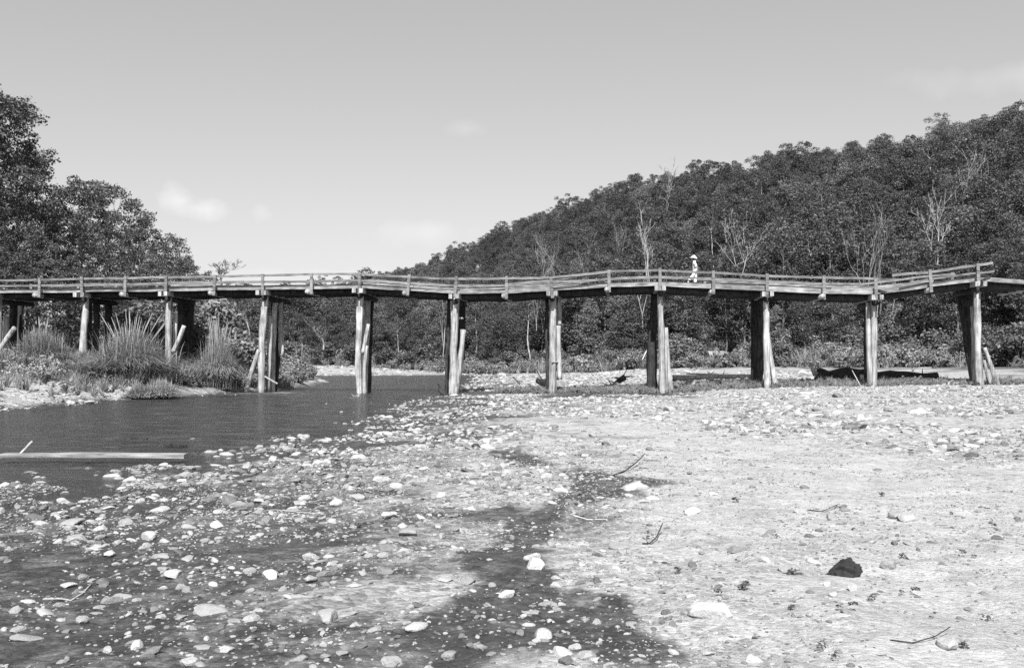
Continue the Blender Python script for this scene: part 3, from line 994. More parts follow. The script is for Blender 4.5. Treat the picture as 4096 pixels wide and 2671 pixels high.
def span(u):
    k_ = int(np.clip(np.searchsorted(BENT_U, u) - 1, 0, 10))
    return ORD[k_] + ' span'


def plant_tree(name, k, loc, rz, s, label, cat='tree', group=None, lean=0, protos=PROTO, parts=('trunk', 'crown')):
    e = empty(name, loc, rz, s)
    e.rotation_euler = (lean, lean * .5, rz)
    for pn, me in zip(parts, protos[k]):
        link(pn, me, e)
    return tag(e, label, cat, group)


# trees of the hillside: the nearest ones singly, the rest as one wood
rng = np.random.default_rng(21)
cand = []
k = np.arange(len(HU))
tries = 0
cell = {}
CP, CQ = rng.uniform(.6, 12.2, 30000), rng.uniform(.02, 1.08, 30000)
HXYZ = np.stack(hill_pt(CP, CQ), 1)
for (x, y, z), q in zip(HXYZ.tolist(), CQ.tolist()):
    sp = 2.7 + .0050 * y + 1.1 * float(sstep(190, 110, y))
    ci, cj = int(x // 6), int(y // 6)
    if any((x - a_) ** 2 + (y - b_) ** 2 < sp * sp for i in (-1, 0, 1) for j in (-1, 0, 1) for (a_, b_) in cell.get((ci + i, cj + j), ())):
        continue
    u = CX + x / y * FPX
    if u < 820 or u > 4700:
        continue
    cell.setdefault((ci, cj), []).append((x, y))
    cand.append((x, y, z, q, u))


def tree_scale(y, q):
    near_ = float(sstep(190, 110, y))
    return rng.uniform(.50 + .16 * near_, .92 + .26 * near_) * (.82 if q < .05 else 1)


cand.sort(key=lambda c: c[1] - 30 * (c[3] > .9 and c[4] < 3000))
hill_single, hill_rest = [], []
for c in cand:
    vis = -60 < c[4] < 4160
    (hill_single if vis and len(hill_single) < 215 else hill_rest).append(c)
HILL_LABEL = ['round-crowned dark tree', 'tall narrow dark tree', 'low broad dark tree', 'pale-leaved flat-topped tree', 'tall loose-crowned tree', 'bushy low-branched tree', 'pale-leaved pointed tree', 'high-crowned tree with bare pale trunk']
PW = [.20, .16, .16, .06, .14, .14, .09, .05]
for (x, y, z, q, u) in hill_single:
    k_ = int(rng.choice(8, p=PW))
    s = tree_scale(y, q)
    plant_tree('forest_tree', k_, (x, y, z - .2), rng.uniform(0, 6.28), (s * rng.uniform(.95, 1.2), s * rng.uniform(.95, 1.2), s), HILL_LABEL[k_] + ' ' + ('at the slope foot' if q < .1 else 'on the lower slope' if q < .3 else 'on mid slope' if q < .6 else 'on the ridge') + ' behind the ' + span(u), 'tree', 'trees of the slope forest')


def scatter(name, P, ROT, SCL, IDX, meshes):
    """one object whose geometry nodes place copies of the meshes on its points"""
    me = bpy.data.meshes.new(name)
    me.vertices.add(len(P))
    me.vertices.foreach_set('co', np.asarray(P, np.float32).ravel())
    for an, ty, arr, key in (('rot', 'FLOAT_VECTOR', ROT, 'vector'), ('scl', 'FLOAT_VECTOR', SCL, 'vector')):
        at = me.attributes.new(an, ty, 'POINT')
        at.data.foreach_set(key, np.asarray(arr, np.float32).ravel())
    at = me.attributes.new('pick', 'INT', 'POINT')
    at.data.foreach_set('value', np.asarray(IDX, np.int32))
    o = link(name, me)
    coll = bpy.data.collections.new(name + '_pieces')
    for i, ms in enumerate(meshes):
        coll.objects.link(bpy.data.objects.new('%s_piece_%02d' % (name, i), ms))
    ng = bpy.data.node_groups.new(name + '_scatter', 'GeometryNodeTree')
    ng.interface.new_socket('Geometry', in_out='INPUT', socket_type='NodeSocketGeometry')
    ng.interface.new_socket('Geometry', in_out='OUTPUT', socket_type='NodeSocketGeometry')
    gi, go = ng.nodes.new('NodeGroupInput'), ng.nodes.new('NodeGroupOutput')
    iop = ng.nodes.new('GeometryNodeInstanceOnPoints')
    ci = ng.nodes.new('GeometryNodeCollectionInfo')
    ci.inputs['Collection'].default_value = coll
    ci.inputs['Separate Children'].default_value = True
    ci.inputs['Reset Children'].default_value = True

    def na(nm_, ty):
        n = ng.nodes.new('GeometryNodeInputNamedAttribute')
        n.data_type = ty
        n.inputs['Name'].default_value = nm_
        return n.outputs['Attribute']
    er = ng.nodes.new('FunctionNodeEulerToRotation')
    ng.links.new(na('rot', 'FLOAT_VECTOR'), er.inputs[0])
    ng.links.new(gi.outputs[0], iop.inputs['Points'])
    ng.links.new(ci.outputs[0], iop.inputs['Instance'])
    iop.inputs['Pick Instance'].default_value = True
    ng.links.new(na('pick', 'INT'), iop.inputs['Instance Index'])
    ng.links.new(er.outputs[0], iop.inputs['Rotation'])
    ng.links.new(na('scl', 'FLOAT_VECTOR'), iop.inputs['Scale'])
    ng.links.new(iop.outputs[0], go.inputs[0])
    md = o.modifiers.new('scatter', 'NODES')
    md.node_group = ng
    return o


def join(name, parts):
    """parts: meshes joined with their materials, quads and n-gons kept through from_pydata"""
    V, F, mats, mi, T = [], [], [], [], []
    for me in parts:
        b_ = len(V)
        V += [tuple(v.co) for v in me.vertices]
        at = me.attributes.get('tint')
        for pi, p in enumerate(me.polygons):
            F.append(tuple(i + b_ for i in p.vertices)); mi.append(len(mats))
            T.append(at.data[pi].value if at else .5)
        mats.append(me.materials[0])
    me = bpy.data.meshes.new(name)
    me.from_pydata(V, [], F)
    for m_ in mats:
        me.materials.append(m_)
    me.polygons.foreach_set('material_index', mi)
    a_ = me.attributes.new('tint', 'FLOAT', 'FACE')
    a_.data.foreach_set('value', T)
    me.update()
    return me


TREE_WHOLE = [join('tree_whole', p) for p in PROTO]
nr = len(hill_rest)
hr = np.array([(x, y, z - .2) for (x, y, z, q, u) in hill_rest])
ss = rng.uniform(.50, .92, nr)
o = scatter('forest', hr, np.stack([np.zeros(nr), np.zeros(nr), rng.uniform(0, 6.28, nr)], 1), np.stack([ss * rng.uniform(.95, 1.2, nr), ss * rng.uniform(.95, 1.2, nr), ss], 1), rng.choice(8, nr, p=PW), TREE_WHOLE)
tag(o, 'dense dark forest covering the upper hillside to the ridge', 'forest', kind='stuff')
print('hill trees', len(hill_single), nr)

# trees on the left bank, nearer the bridge: (u, v of the top, distance, width factor, kind)
BIG = [
    tree_proto(31, 22, 5.0, 7.0, 34, M_LEAF, M_TRUNK, .125, 22, .50),
    tree_proto(32, 19, 4.8, 5.0, 32, M_LEAF, M_TRUNK, .125, 22, .50),
    tree_proto(33, 17, 4.4, 3.6, 28, M_LEAF, M_TRUNK, .12, 23, .54),
    tree_proto(34, 18, 4.6, 6.2, 24, M_LEAF, M_TRUNK, .125, 20, .5, 'umbrella'),
]
BH = [22.4, 19.4, 17.4, 18.3]
LEFT = [(-60, 300, 78, 1.0, 0), (45, 335, 80, 1.0, 0), (-160, 380, 84, 1.0, 1), (105, 560, 92, .8, 1), (20, 640, 88, .95, 3), (215, 655, 98, .95, 3), (330, 690, 100, 1.0, 1), (435, 700, 106, 1.0, 1),
        (150, 740, 84, .9, 2), (-60, 760, 74, 1.0, 2), (275, 800, 90, 1.0, 2), (505, 790, 112, .9, 3), (420, 850, 96, 1.0, 2), (570, 870, 116, .9, 1), (540, 930, 104, .9, 2), (645, 940, 122, .8, 2), (690, 915, 128, .8, 1),
        (90, 850, 76, .9, 2), (360, 920, 86, .9, 2), (220, 930, 78, .9, 2), (480, 990, 94, .8, 2), (610, 1010, 108, .8, 2), (720, 1000, 124, .8, 2), (760, 1020, 138, .8, 2), (805, 1060, 150, .8, 2), (670, 1060, 112, .75, 2), (840, 1075, 160, .8, 2),
        (0, 960, 72, .9, 2), (140, 1000, 73, .8, 2), (300, 1030, 78, .8, 2), (430, 1070, 84, .75, 2), (550, 1090, 92, .7, 2), (780, 1100, 130, .75, 2), (890, 1110, 178, .8, 2), (940, 1118, 190, .8, 2)]
LEFT_LABEL = {0: 'towering dark tree', 1: 'tall full-crowned tree', 2: 'mid-height bushy tree', 3: 'tall open flat-crowned tree'}
for i, (u, v, Y, wf, k_) in enumerate(LEFT):
    X = (u - CX) / FPX * Y
    z = gz1(X, Y)
    top = EYE + (HY - v) / FPX * Y
    s = (top - z) / BH[k_]
    plant_tree('riverbank_tree', k_, (X, Y, z - .2), RNG.uniform(0, 6.28), (wf * max(s, .75), wf * max(s, .75), s), LEFT_LABEL[k_] + (' in front row' if Y < 82 else ' in middle rows' if Y < 105 else ' in far rows') + ' of left bank wood behind ' + span(u), 'tree', 'trees of the left bank wood', protos=BIG)

# trees at the head of the valley between the two woods
for i, (u, v, Y) in enumerate([(980, 1135, 190), (1020, 1150, 186), (1070, 1140, 192), (1120, 1135, 200), (1165, 1140, 196), (1215, 1130, 205), (1265, 1125, 210), (1310, 1130, 205), (1360, 1112, 220), (1400, 1095, 240), (1440, 1085, 260), (1090, 1120, 240), (1180, 1122, 250), (1290, 1110, 260), (1340, 1095, 275)]):
    X = (u - CX) / FPX * Y
    z = gz1(X, Y)
    top = EYE + (HY - v) / FPX * Y
    s = (top - z) / 12.5
    k_ = RNG.choice([0, 2, 5])
    plant_tree('valley_tree', k_, (X, Y, z - .2), RNG.uniform(0, 6.28), (s * 1.05, s * 1.05, s), ('far' if Y > 225 else 'nearer') + ' tree at the head of the valley behind the ' + span(u), 'tree', 'trees at the head of the valley')


# pale leafless trees
def bare_proto(seed, height, depth=4, spread=.55, upbias=.35, trunk=.45, mat=M_WHITETRUNK, r=.2, kids=2, leaves=0):
    rng_ = np.random.default_rng(seed)
    out, tips = [], []
    grow(rng_, (0, 0, -.3), (rng_.normal() * .06, rng_.normal() * .06, 1), height * trunk, r, depth, out, tips, spread, upbias, .66, kids)
    mb = MB()
    mb.tube(out[0][0], out[0][1], 8, False)
    mb2 = MB()
    for pts, rads in out[1:]:
        mb2.tube(pts, [max(x_, .018) for x_ in rads], 5, False)
    parts = [mb.mesh('trunk', mat, True), mb2.mesh('branches', mat, True)]
    mz = max(max(p[2] for p in pts) for pts, _ in out)
    if leaves:
        V, F, T = leaf_cloud([(t[0], t[1], t[2], .5, .5, .35) for t in tips], leaves, .13, rng_)
        parts.append(mesh_np('crown', V, F, M_LEAF_PALE, False, {'tint': ('FACE', T)}))
    return parts, mz


BARE = [bare_proto(51, 12, 5, .5, .35), bare_proto(52, 10, 5, .75, .2, .38), bare_proto(53, 14, 4, .4, .5, .5), bare_proto(54, 9, 5, .7, .35, .35, M_TRUNK, .16, 3), bare_proto(55, 13, 4, .5, .3, .62)]
for (u, vb_, vt, Y, k_, wf, lab) in [
        (1294, 1395, 1270, 158, 1, 1.3, 'pale forked leafless tree standing alone in the thicket under the second span'),
        (1185, 1450, 1335, 160, 2, .8, 'pale leafless sapling beside the third bent at the edge of the far shore'),
        (1208, 1425, 1300, 165, 2, .8, 'thin white leafless trunk in the thicket just behind a pale sapling'),
        (997, 1335, 1200, 140, 1, 1, 'pale crooked leafless tree behind the reed clump by the water'),
        (890, 1210, 1030, 120, 3, 1.5, 'dark leafless tree with fine spreading crown at the end of the left wood'),
        (2570, 1310, 1000, 122, 4, .8, 'tall white bare trunk just left of the seventh bent, visible above and below the deck'),
        (2612, 1300, 830, 135, 0, .8, 'tall white forked leafless tree on the slope left of the walker'),
        (2146, 1320, 1130, 132, 4, .6, 'slender white bare trunk left of the bent at the middle of the bridge'),
        (2960, 1290, 840, 118, 0, .8, 'white many-forked leafless tree right of the walker'),
        (2980, 1395, 1280, 112, 2, .6, 'short white bare trunk among bushes left of the eighth bent'),
        (3764, 1300, 700, 104, 0, .75, 'large white leafless tree with a wide forked crown near the right end of the bridge'),
        (3880, 1250, 840, 112, 2, .7, 'white bare trunk right of the large forked leafless tree'),
        (3570, 1260, 960, 110, 4, .5, 'thin white bare trunk behind the dip in the railing'),
        (2640, 1000, 640, 190, 0, 1.1, 'pale-limbed emergent tree standing above the ridge forest'),
        (2215, 1120, 985, 170, 1, .8, 'small pale leafless tree above the railing where the deck starts to rise'),
        (845, 1330, 1190, 112, 2, .7, 'thin white leaning bare trunk rising from the second reed clump')]:
    X = (u - CX) / FPX * Y
    zb_ = EYE + (HY - vb_) / FPX * Y
    s = ((vb_ - vt) / FPX * Y) / BARE[k_][1]
    plant_tree('bare_tree', k_, (X, Y, zb_), RNG.uniform(0, 6.28), (s * wf, s * wf, s), lab, 'tree', 'leafless trees', protos=[b_[0] for b_ in BARE], parts=('trunk', 'branches', 'crown'))

rng = np.random.default_rng(77)
for i in range(12):
    p_, q_ = rng.uniform(2.5, 10.6), rng.uniform(.0, .45)
    x_, y_, z_ = (float(v_[0]) for v_ in hill_pt(np.array([p_]), np.array([q_])))
    k_ = (2, 4, 4)[i % 3]
    s = rng.uniform(.7, 1.15)
    w_ = s * rng.uniform(.45, .75)
    plant_tree('bare_tree', k_, (x_, y_, z_ - .2), rng.uniform(0, 6.28), (w_, w_, s), ['slender pale bare trunk', 'tall thin pale trunk', 'straight pale bare trunk'][i % 3] + ' among the slope trees behind the ' + span(CX + x_ / y_ * FPX), 'tree', 'slender pale trunks of the slope', protos=[b_[0] for b_ in BARE], parts=('trunk', 'branches', 'crown'))

# ------------------------------------------------------------------ shrubs and undergrowth
def shrub_proto(seed, r, hgt, nb, mat, leaf, dens):
    rng_ = np.random.default_rng(seed)
    blobs = []
    mb = MB()
    for i in range(nb):
        a_ = rng_.uniform(0, 6.28); d_ = r * math.sqrt(rng_.uniform(0, 1)) * .8
        zz = hgt * rng_.uniform(.25, .85) * (1 - .4 * d_ / r)
        b_ = r * rng_.uniform(.25, .42)
        blobs.append((math.cos(a_) * d_, math.sin(a_) * d_, zz, b_, b_, b_ * .8))
        mb.tube([(0, 0, -.2), (math.cos(a_) * d_ * .5, math.sin(a_) * d_ * .5, zz * .5), (math.cos(a_) * d_, math.sin(a_) * d_, zz)], [.04, .03, .015], 4, False)
    V, F, T = leaf_cloud(blobs, dens, leaf, rng_, up=.5)
    return mb.mesh('stems', M_TRUNK, True), mesh_np('foliage', V, F, mat, False, {'tint': ('FACE', T)})


SHRUB = [shrub_proto(61, 1.7, 2.2, 10, M_SHRUB, .11, 30), shrub_proto(62, 2.0, 2.8, 12, M_SHRUB, .12, 27), shrub_proto(63, 1.4, 1.7, 9, M_UNDER, .10, 34), shrub_proto(64, 2.2, 3.4, 13, M_LEAF_PALE, .13, 25), shrub_proto(65, 1.2, 1.2, 8, M_UNDER, .09, 36)]
SHR_LABEL = ['rounded leafy bush', 'large leafy bush', 'low pale bush', 'tall loose bush', 'small weedy bush']
rng = np.random.default_rng(33)
cell = {}
sh = []
CP, CQ = rng.uniform(.2, 12.2, 11000), rng.uniform(-.03, .30, 11000)
HXYZ = np.stack(hill_pt(CP, np.maximum(CQ, 0)), 1)
FRONT = gz(HXYZ[:, 0], HXYZ[:, 1] + np.minimum(CQ, 0) * 200)
for (x, y, z), q, fz in zip(HXYZ.tolist(), CQ.tolist(), FRONT.tolist()):
    if q < 0:
        y += q * 200; z = fz
    sp = 1.25 + .004 * y
    ci, cj = int(x // 3), int(y // 3)
    if any((x - a_) ** 2 + (y - b_) ** 2 < sp * sp for i in (-1, 0, 1) for j in (-1, 0, 1) for (a_, b_) in cell.get((ci + i, cj + j), ())):
        continue
    u = CX + x / y * FPX
    if u < 700 or u > 4600 or y < 72 or (abs(u - 2868) < 75 and y < 114):
        continue
    cell.setdefault((ci, cj), []).append((x, y))
    sh.append((x, y, z, u))
sh.sort(key=lambda c: c[1])
single, rest = [], []
for c in sh:
    (single if -40 < c[3] < 4140 and len(single) < 200 else rest).append(c)
for (x, y, z, u) in single:
    k_ = int(rng.choice(5, p=[.25, .22, .22, .16, .15]))
    s = rng.uniform(.7, 1.25)
    plant_tree('shrub', k_, (x, y, z - .1), rng.uniform(0, 6.28), (s * 1.1, s * 1.1, s), SHR_LABEL[k_] + (' at the front edge of' if y < np.interp(u, HU, FY) + 2 else ' within') + ' the thicket behind the ' + span(u), 'bush', 'bushes along the foot of the slope', protos=SHRUB, parts=('stems', 'foliage'))
SHRUB_WHOLE = [join('shrub_whole', p) for p in SHRUB]
nr = len(rest)
if nr:
    ss = rng.uniform(.7, 1.3, nr)
    o = scatter('undergrowth', np.array([(x, y, z - .1) for (x, y, z, u) in rest]), np.stack([np.zeros(nr)] * 2 + [rng.uniform(0, 6.28, nr)], 1), np.stack([ss * 1.15, ss * 1.15, ss], 1), rng.integers(0, 5, nr), SHRUB_WHOLE)
    tag(o, 'tangled undergrowth between the trees of the far slope', 'undergrowth', kind='stuff')
print('shrubs', len(single), nr)

# bushes of the left bank and of the valley floor behind the bridge
for i in range(62):
    Y = RNG.uniform(68, 150) if i > 26 else RNG.uniform(65, 84)
    X = float(np.interp(Y, XL_Y, XL_X)) - RNG.uniform(4.0, 8 + (Y - 60) * .35)
    if CX + X / Y * FPX < -80:
        continue
    z = gz1(X, Y)
    k_ = RNG.randrange(4)
    s = RNG.uniform(.8, 1.6)
    plant_tree('bank_shrub', k_, (X, Y, z - .15), RNG.uniform(0, 6.28), (s, s, s), SHR_LABEL[k_] + (' by the piles' if Y < 72 else ' farther back') + ' on the left bank behind the ' + span(CX + X / Y * FPX), 'bush', 'bushes on the left bank', protos=SHRUB, parts=('stems', 'foliage'))

# low weeds: bank slopes and the strip round the pier feet
rng = np.random.default_rng(44)


def weed_mesh(seed, n, h_, w_, spread, mat, curve=.5):
    rng_ = np.random.default_rng(seed)
    V, F, T = [], [], []
    for i in range(n):
        a_ = rng_.uniform(0, 6.28); lean = rng_.uniform(.05, spread)
        hh = h_ * rng_.uniform(.45, 1.1)
        bx, by = rng_.normal() * .06 * h_, rng_.normal() * .06 * h_
        px_, py_ = -math.sin(a_), math.cos(a_)
        segs = 4
        b0 = len(V)
        for j in range(segs + 1):
            t = j / segs
            d_ = hh * (lean * t + curve * lean * t * t)
            zz = hh * t * (1 - .35 * curve * lean * t * t)
            ww = w_ * (1 - t) ** .7 + .002
            c = (bx + math.cos(a_) * d_, by + math.sin(a_) * d_, zz)
            V.append((c[0] + px_ * ww, c[1] + py_ * ww, c[2])); V.append((c[0] - px_ * ww, c[1] - py_ * ww, c[2]))
        tt = rng_.uniform(0, 1)
        for j in range(segs):
            F.append((b0 + 2 * j, b0 + 2 * j + 1, b0 + 2 * j + 3, b0 + 2 * j + 2)); T.append(tt)
    return mesh_np('blades', np.array(V), np.array(F), mat, True, {'tint': ('FACE', T)})


def sprig_mesh(seed, n, h_, leaf, mat):
    rng_ = np.random.default_rng(seed)
    blobs = [(rng_.normal() * h_ * .35, rng_.normal() * h_ * .35, h_ * rng_.uniform(.2, .8), h_ * .3, h_ * .3, h_ * .25) for _ in range(n)]
    V, F, T = leaf_cloud(blobs, 60, leaf, rng_, up=.5)
    return mesh_np('sprig', V, F, mat, False, {'tint': ('FACE', T)})


WEEDS = [weed_mesh(71, 46, .55, .016, .7, M_GRASS), weed_mesh(72, 30, .8, .014, .5, M_GRASS), sprig_mesh(73, 6, .5, .07, M_UNDER), sprig_mesh(74, 6, .7, .08, M_SHRUB), weed_mesh(75, 26, .4, .014, .9, M_DRYWEED)]
P = []
for _ in range(9000):
    Y = rng.uniform(34, 120)
    X = float(np.interp(Y, XL_Y, XL_X)) - abs(rng.normal()) * (7 if Y < 62 else 12) - .5
    if vnoise(np.array([X * .35]), np.array([Y * .35]), 71)[0] > (.18 if Y > 46 else -.05) and rng.uniform() < .85:
        continue
    d_ = float(np.interp(Y, XL_Y, XL_X)) - X
    if Y < 55 and d_ < 7.5 and rng.uniform() < (.90 if Y < 50 else .82):
        continue
    P.append((X, Y))
for _ in range(4200):                       # the strip under and behind the right half of the bridge
    X = rng.uniform(-1, 32)
    yb = BC[1] - (X - BC[0]) * math.tan(TH)
    Y = yb + rng.uniform(-.2, 3.6) + (abs(rng.normal()) * 1.5)
    if rng.uniform() < .45 * (X > 17) + .25 * (X < 4):
        continue
    P.append((X, Y))
for _ in range(4200):                       # grassy margin of the far shore
    p = rng.uniform(.4, 12); fx_ = np.interp(p, np.arange(len(HU)), foot[:, 0]); fy_ = np.interp(p, np.arange(len(HU)), foot[:, 1])
    P.append((fx_ + rng.normal(), fy_ - abs(rng.normal()) * 5 + 3))
P = np.array(P)
PZ = gz(P[:, 0], P[:, 1])
keep = PZ > .03
P, PZ = P[keep], PZ[keep]
n = len(P)
ss = rng.uniform(.6, 1.5, n) * np.where(P[:, 1] > 85, 1.6, 1) * np.where((P[:, 0] > -8) & (P[:, 1] < 70), .42, 1)
o = scatter('weeds', np.column_stack([P, PZ - .03]), np.stack([rng.normal(size=n) * .1, rng.normal(size=n) * .1, rng.uniform(0, 6.28, n)], 1), np.stack([ss, ss, ss * rng.uniform(.7, 1.2, n)], 1), np.where(P[:, 1] < 70, rng.choice(5, n, p=[.34, .24, .16, .04, .22]), rng.integers(0, 5, n)), WEEDS)
tag(o, 'low grass and weeds covering the banks and the ground round the pier feet', 'grass', kind='stuff')


# reed clumps on the left bank
def reed(u, vb_, Y, vt, width_px, plumes, seed, label):
    X = (u - CX) / FPX * Y
    z = gz1(X, Y)
    hh = EYE + (HY - vt) / FPX * Y - z
    e = empty('reed_clump', (X, Y, z - .1))
    rad_ = width_px / 2 / FPX * Y
    V, F, T = [], [], []
    rng_ = np.random.default_rng(seed)
    for i in range(2200):
        a_ = rng_.uniform(0, 6.28)
        lean = rng_.uniform(.05, 1.15) ** .85
        L = hh * rng_.uniform(.55, .98) * (1 - .25 * lean)
        bx, by = rng_.normal(size=2) * rad_ * .17
        px_, py_ = -math.sin(a_), math.cos(a_)
        b0 = len(V)
        segs = 6
        for j in range(segs + 1):
            t = j / segs
            d_ = rad_ * .98 * lean * (t ** 1.3)
            zz = L * (t - .62 * min(lean, 1) * t ** 3.2) * (1 - .12 * lean)
            ww = .019 * (1 - t) ** .6 + .004
            V.append((bx + math.cos(a_) * d_ + px_ * ww, by + math.sin(a_) * d_ + py_ * ww, zz))
            V.append((bx + math.cos(a_) * d_ - px_ * ww, by + math.sin(a_) * d_ - py_ * ww, zz))
        tt = np.clip(rng_.beta(2, 2), 0, 1)
        for j in range(segs):
            F.append((b0 + 2 * j, b0 + 2 * j + 1, b0 + 2 * j + 3, b0 + 2 * j + 2)); T.append(tt)
    link('blades', mesh_np('blades', np.array(V), np.array(F), M_GRASS, True, {'tint': ('FACE', T)}), e)
    for i in range(plumes):
        a_ = rng_.uniform(0, 6.28)
        lean = rng_.uniform(0, .6)
        L = hh * rng_.uniform(.72, 1.05)
        mb = MB()
        pts, rd = [], []
        for j in range(9):
            t = j / 8
            pts.append((math.cos(a_) * rad_ * lean * t ** 1.3, math.sin(a_) * rad_ * .6 * lean * t ** 1.3, L * t * (1 - .08 * lean * t)))
            rd.append(.006 if t < .74 else .019 * math.sin(math.pi * min(1, (t - .68) / .33)) + .005)
        mb.tube(pts, rd, 5, False)
        mb.build('plume', M_PLUME, e, True)
    tag(e, label, 'reeds', 'reed clumps on the left bank')


reed(520, 1540, 55, 1225, 540, 24, 1, 'largest feathery reed clump between the two left bents of the bridge')
reed(872, 1510, 59.2, 1250, 235, 46, 2, 'reed clump with many upright pale plumes at the waterside')
reed(165, 1500, 57, 1260, 330, 8, 3, 'sparse reed clump by the leaning log at the left end')
reed(640, 1570, 52, 1480, 220, 0, 4, 'low drooping tuft of reeds hanging over the water edge')
reed(560, 1600, 51.5, 1510, 150, 0, 5, 'small dark reed tuft right at the water')
# white flowering weeds at the left edge
for i, (u, Y, hh, lab) in enumerate(((70, 50, .95, 'bush of white-flowered weeds under the leaning log at the left end'), (150, 51, .7, 'small white-flowered weed beside the larger flowering bush'), (200, 50.5, .6, 'low white-flowered weed above the sandy bank'))):
    X = (u - CX) / FPX * Y
    z = gz1(X, Y)
    e = empty('flowering_bush', (X, Y, z - .05))
    rng_ = np.random.default_rng(90 + i)
    bl = [(rng_.normal() * .5, rng_.normal() * .4, hh * rng_.uniform(.3, .8), .3, .3, .25) for _ in range(10)]
    V, F, T = leaf_cloud(bl, 60, .06, rng_)
    link('foliage', mesh_np('foliage', V, F, M_UNDER, False, {'tint': ('FACE', T)}), e)
    V, F, T = leaf_cloud([(a_, b_, c + .1, .3, .3, .2) for a_, b_, c, *_ in bl], 26, .035, rng_)
    link('flowers', mesh_np('flowers', V, F, M_FLOWER, False, {'tint': ('FACE', T)}), e)
    tag(e, lab, 'bush', 'white-flowered weeds')

# ------------------------------------------------------------------ driftwood, stumps, planks
def on_ground(u, v, z=.2):
    for _ in range(12):
        Y = (EYE - z) * FPX / (v - HY)
        Y = min(Y, 180)
        X = (u - CX) / FPX * Y
        z = gz1(X, Y)
    return Vector((X, Y, z))


def drift(name, pts, rads, label, cat, mat=M_DRIFT, sides=9, group=None, twigs=0, seed=0):
    o0 = Vector(pts[0])
    mb = MB()
    P_ = [Vector(p) - o0 for p in pts]
    fine, rf = [], []
    for i in range(len(P_) - 1):
        for j in range(4):
            t = j / 4
            fine.append(P_[i].lerp(P_[i + 1], t) + Vector((mnoise.noise((i + t, seed, 0)), mnoise.noise((i + t, seed, 5)), mnoise.noise((i + t, seed, 9)))) * rads[i] * .5)
            rf.append(rads[i] + (rads[i + 1] - rads[i]) * t)
    fine.append(P_[-1]); rf.append(rads[-1])
    mb.tube(fine, rf, sides, True, .3, seed)
    rr = random.Random(seed)
    for k in range(twigs):
        i = rr.randrange(1, len(fine))
        d_ = Vector((rr.uniform(-1, 1), rr.uniform(-.6, .6), rr.uniform(.0, .7))).normalized() * min(rads[0] * rr.uniform(4, 9), rr.uniform(.5, 1.2))
        tw_ = min(rf[i] * .5, .05)
        mb.tube([fine[i], fine[i] + d_ * .5 + Vector((0, 0, rr.uniform(-.1, .1) * d_.length)), fine[i] + d_], [tw_, tw_ * .7, tw_ * .3], 5, True)
    o = mb.build(name, mat, None, True)
    o.location = o0
    return tag(o, label, cat, group)


def logpx(name, a, b, Y0, Y1, r0, r1, label, cat, **kw):
    p0, p1 = px(a[0], a[1], Y0), px(b[0], b[1], Y1)
    return drift(name, [p0, p0.lerp(p1, .5), p1], [r0, (r0 + r1) / 2, r1], label, cat, **kw)


def grounded(name, a, b, r0, r1, label, cat, lift=.6, **kw):
    p0, p1 = on_ground(*a), on_ground(*b)
    p0.z += r0 * lift; p1.z += r1 * lift
    return drift(name, [p0, p0.lerp(p1, .5), p1], [r0, (r0 + r1) / 2, r1], label, cat, **kw)


logpx('drift_log', (1940, 1561), (2010, 1566), 63, 63, .05, .04, 'thin pale drift pole lying on gravel left of the middle bent', 'driftwood')
logpx('stick', (2052, 1507), (2098, 1556), 66, 62, .04, .05, 'slanting pole stuck in brush left of the middle bent', 'stick', seed=3)
logpx('driftwood_stump', (2200, 1540), (2150, 1522), 61, 61.5, .34, .16, 'black forked driftwood stump against the middle bent', 'driftwood', mat=M_DARKLOG_SHADE, twigs=4, seed=4)
logpx('driftwood_root', (2440, 1548), (2500, 1508), 64, 64, .14, .2, 'upturned drift root sticking up between the two middle bents', 'driftwood', twigs=9, seed=5, mat=M_DARKLOG_SHADE)
logpx('drift_log', (2330, 1552), (2500, 1558), 63.5, 62.5, .16, .12, 'dark drift log lying in shade between the two middle bents', 'driftwood', mat=M_DARKLOG_SHADE, seed=6)
logpx('drift_pole', (2280, 1586), (2490, 1584), 55, 55.5, .04, .03, 'thin pale pole lying in front of the brush between the two middle bents', 'driftwood', seed=7)
logpx('drift_pole', (2400, 1581), (2484, 1584), 57, 57, .05, .04, 'short pale pole beside a longer one between the two middle bents', 'driftwood', seed=8)
for (u, v0, v1, Y, r, lab, sd_) in ((2751, 1518, 1545, 60.5, .16, 'black broken stump with a leaning stick right of the seventh bent', 21), (2872, 1522, 1566, 59, .17, 'short black post stump halfway between the seventh and eighth bents', 22), (2725, 1548, 1560, 60, .12, 'low black stump nearest the seventh bent', 23)):
    p = px(u, v1, Y)
    zg = gz1(p.x, p.y)
    drift('tree_stump', [Vector((p.x, p.y, zg - .25)), Vector((p.x + .04, p.y, zg + .3)), px(u + 4, v0, Y)], [r * 1.1, r, r * .8], lab, 'stump', mat=M_DARKLOG_SHADE, seed=sd_)
logpx('drift_pole', (2755, 1565), (2778, 1525), 59.5, 60, .09, .07, 'pale stick leaning on the black stump', 'stick', seed=24)
logpx('drift_pole', (2948, 1530), (2978, 1503), 62, 63, .05, .06, 'pale stick slanting up left of the eighth bent', 'stick', seed=25)
logpx('leaning_stump', (2995, 1522), (3025, 1558), 60, 59, .13, .16, 'black leaning stump at the foot of the eighth bent', 'stump', mat=M_DARKLOG_SHADE, seed=26)
logpx('drift_pole', (2790, 1554), (2828, 1553), 60, 60, .04, .03, 'small pale board lying in weeds between two black stumps', 'driftwood', seed=27)
logpx('drift_pole', (2740, 1575), (2806, 1568), 57.5, 58, .05, .05, 'pale plank lying in front of the black stumps', 'driftwood', seed=28)
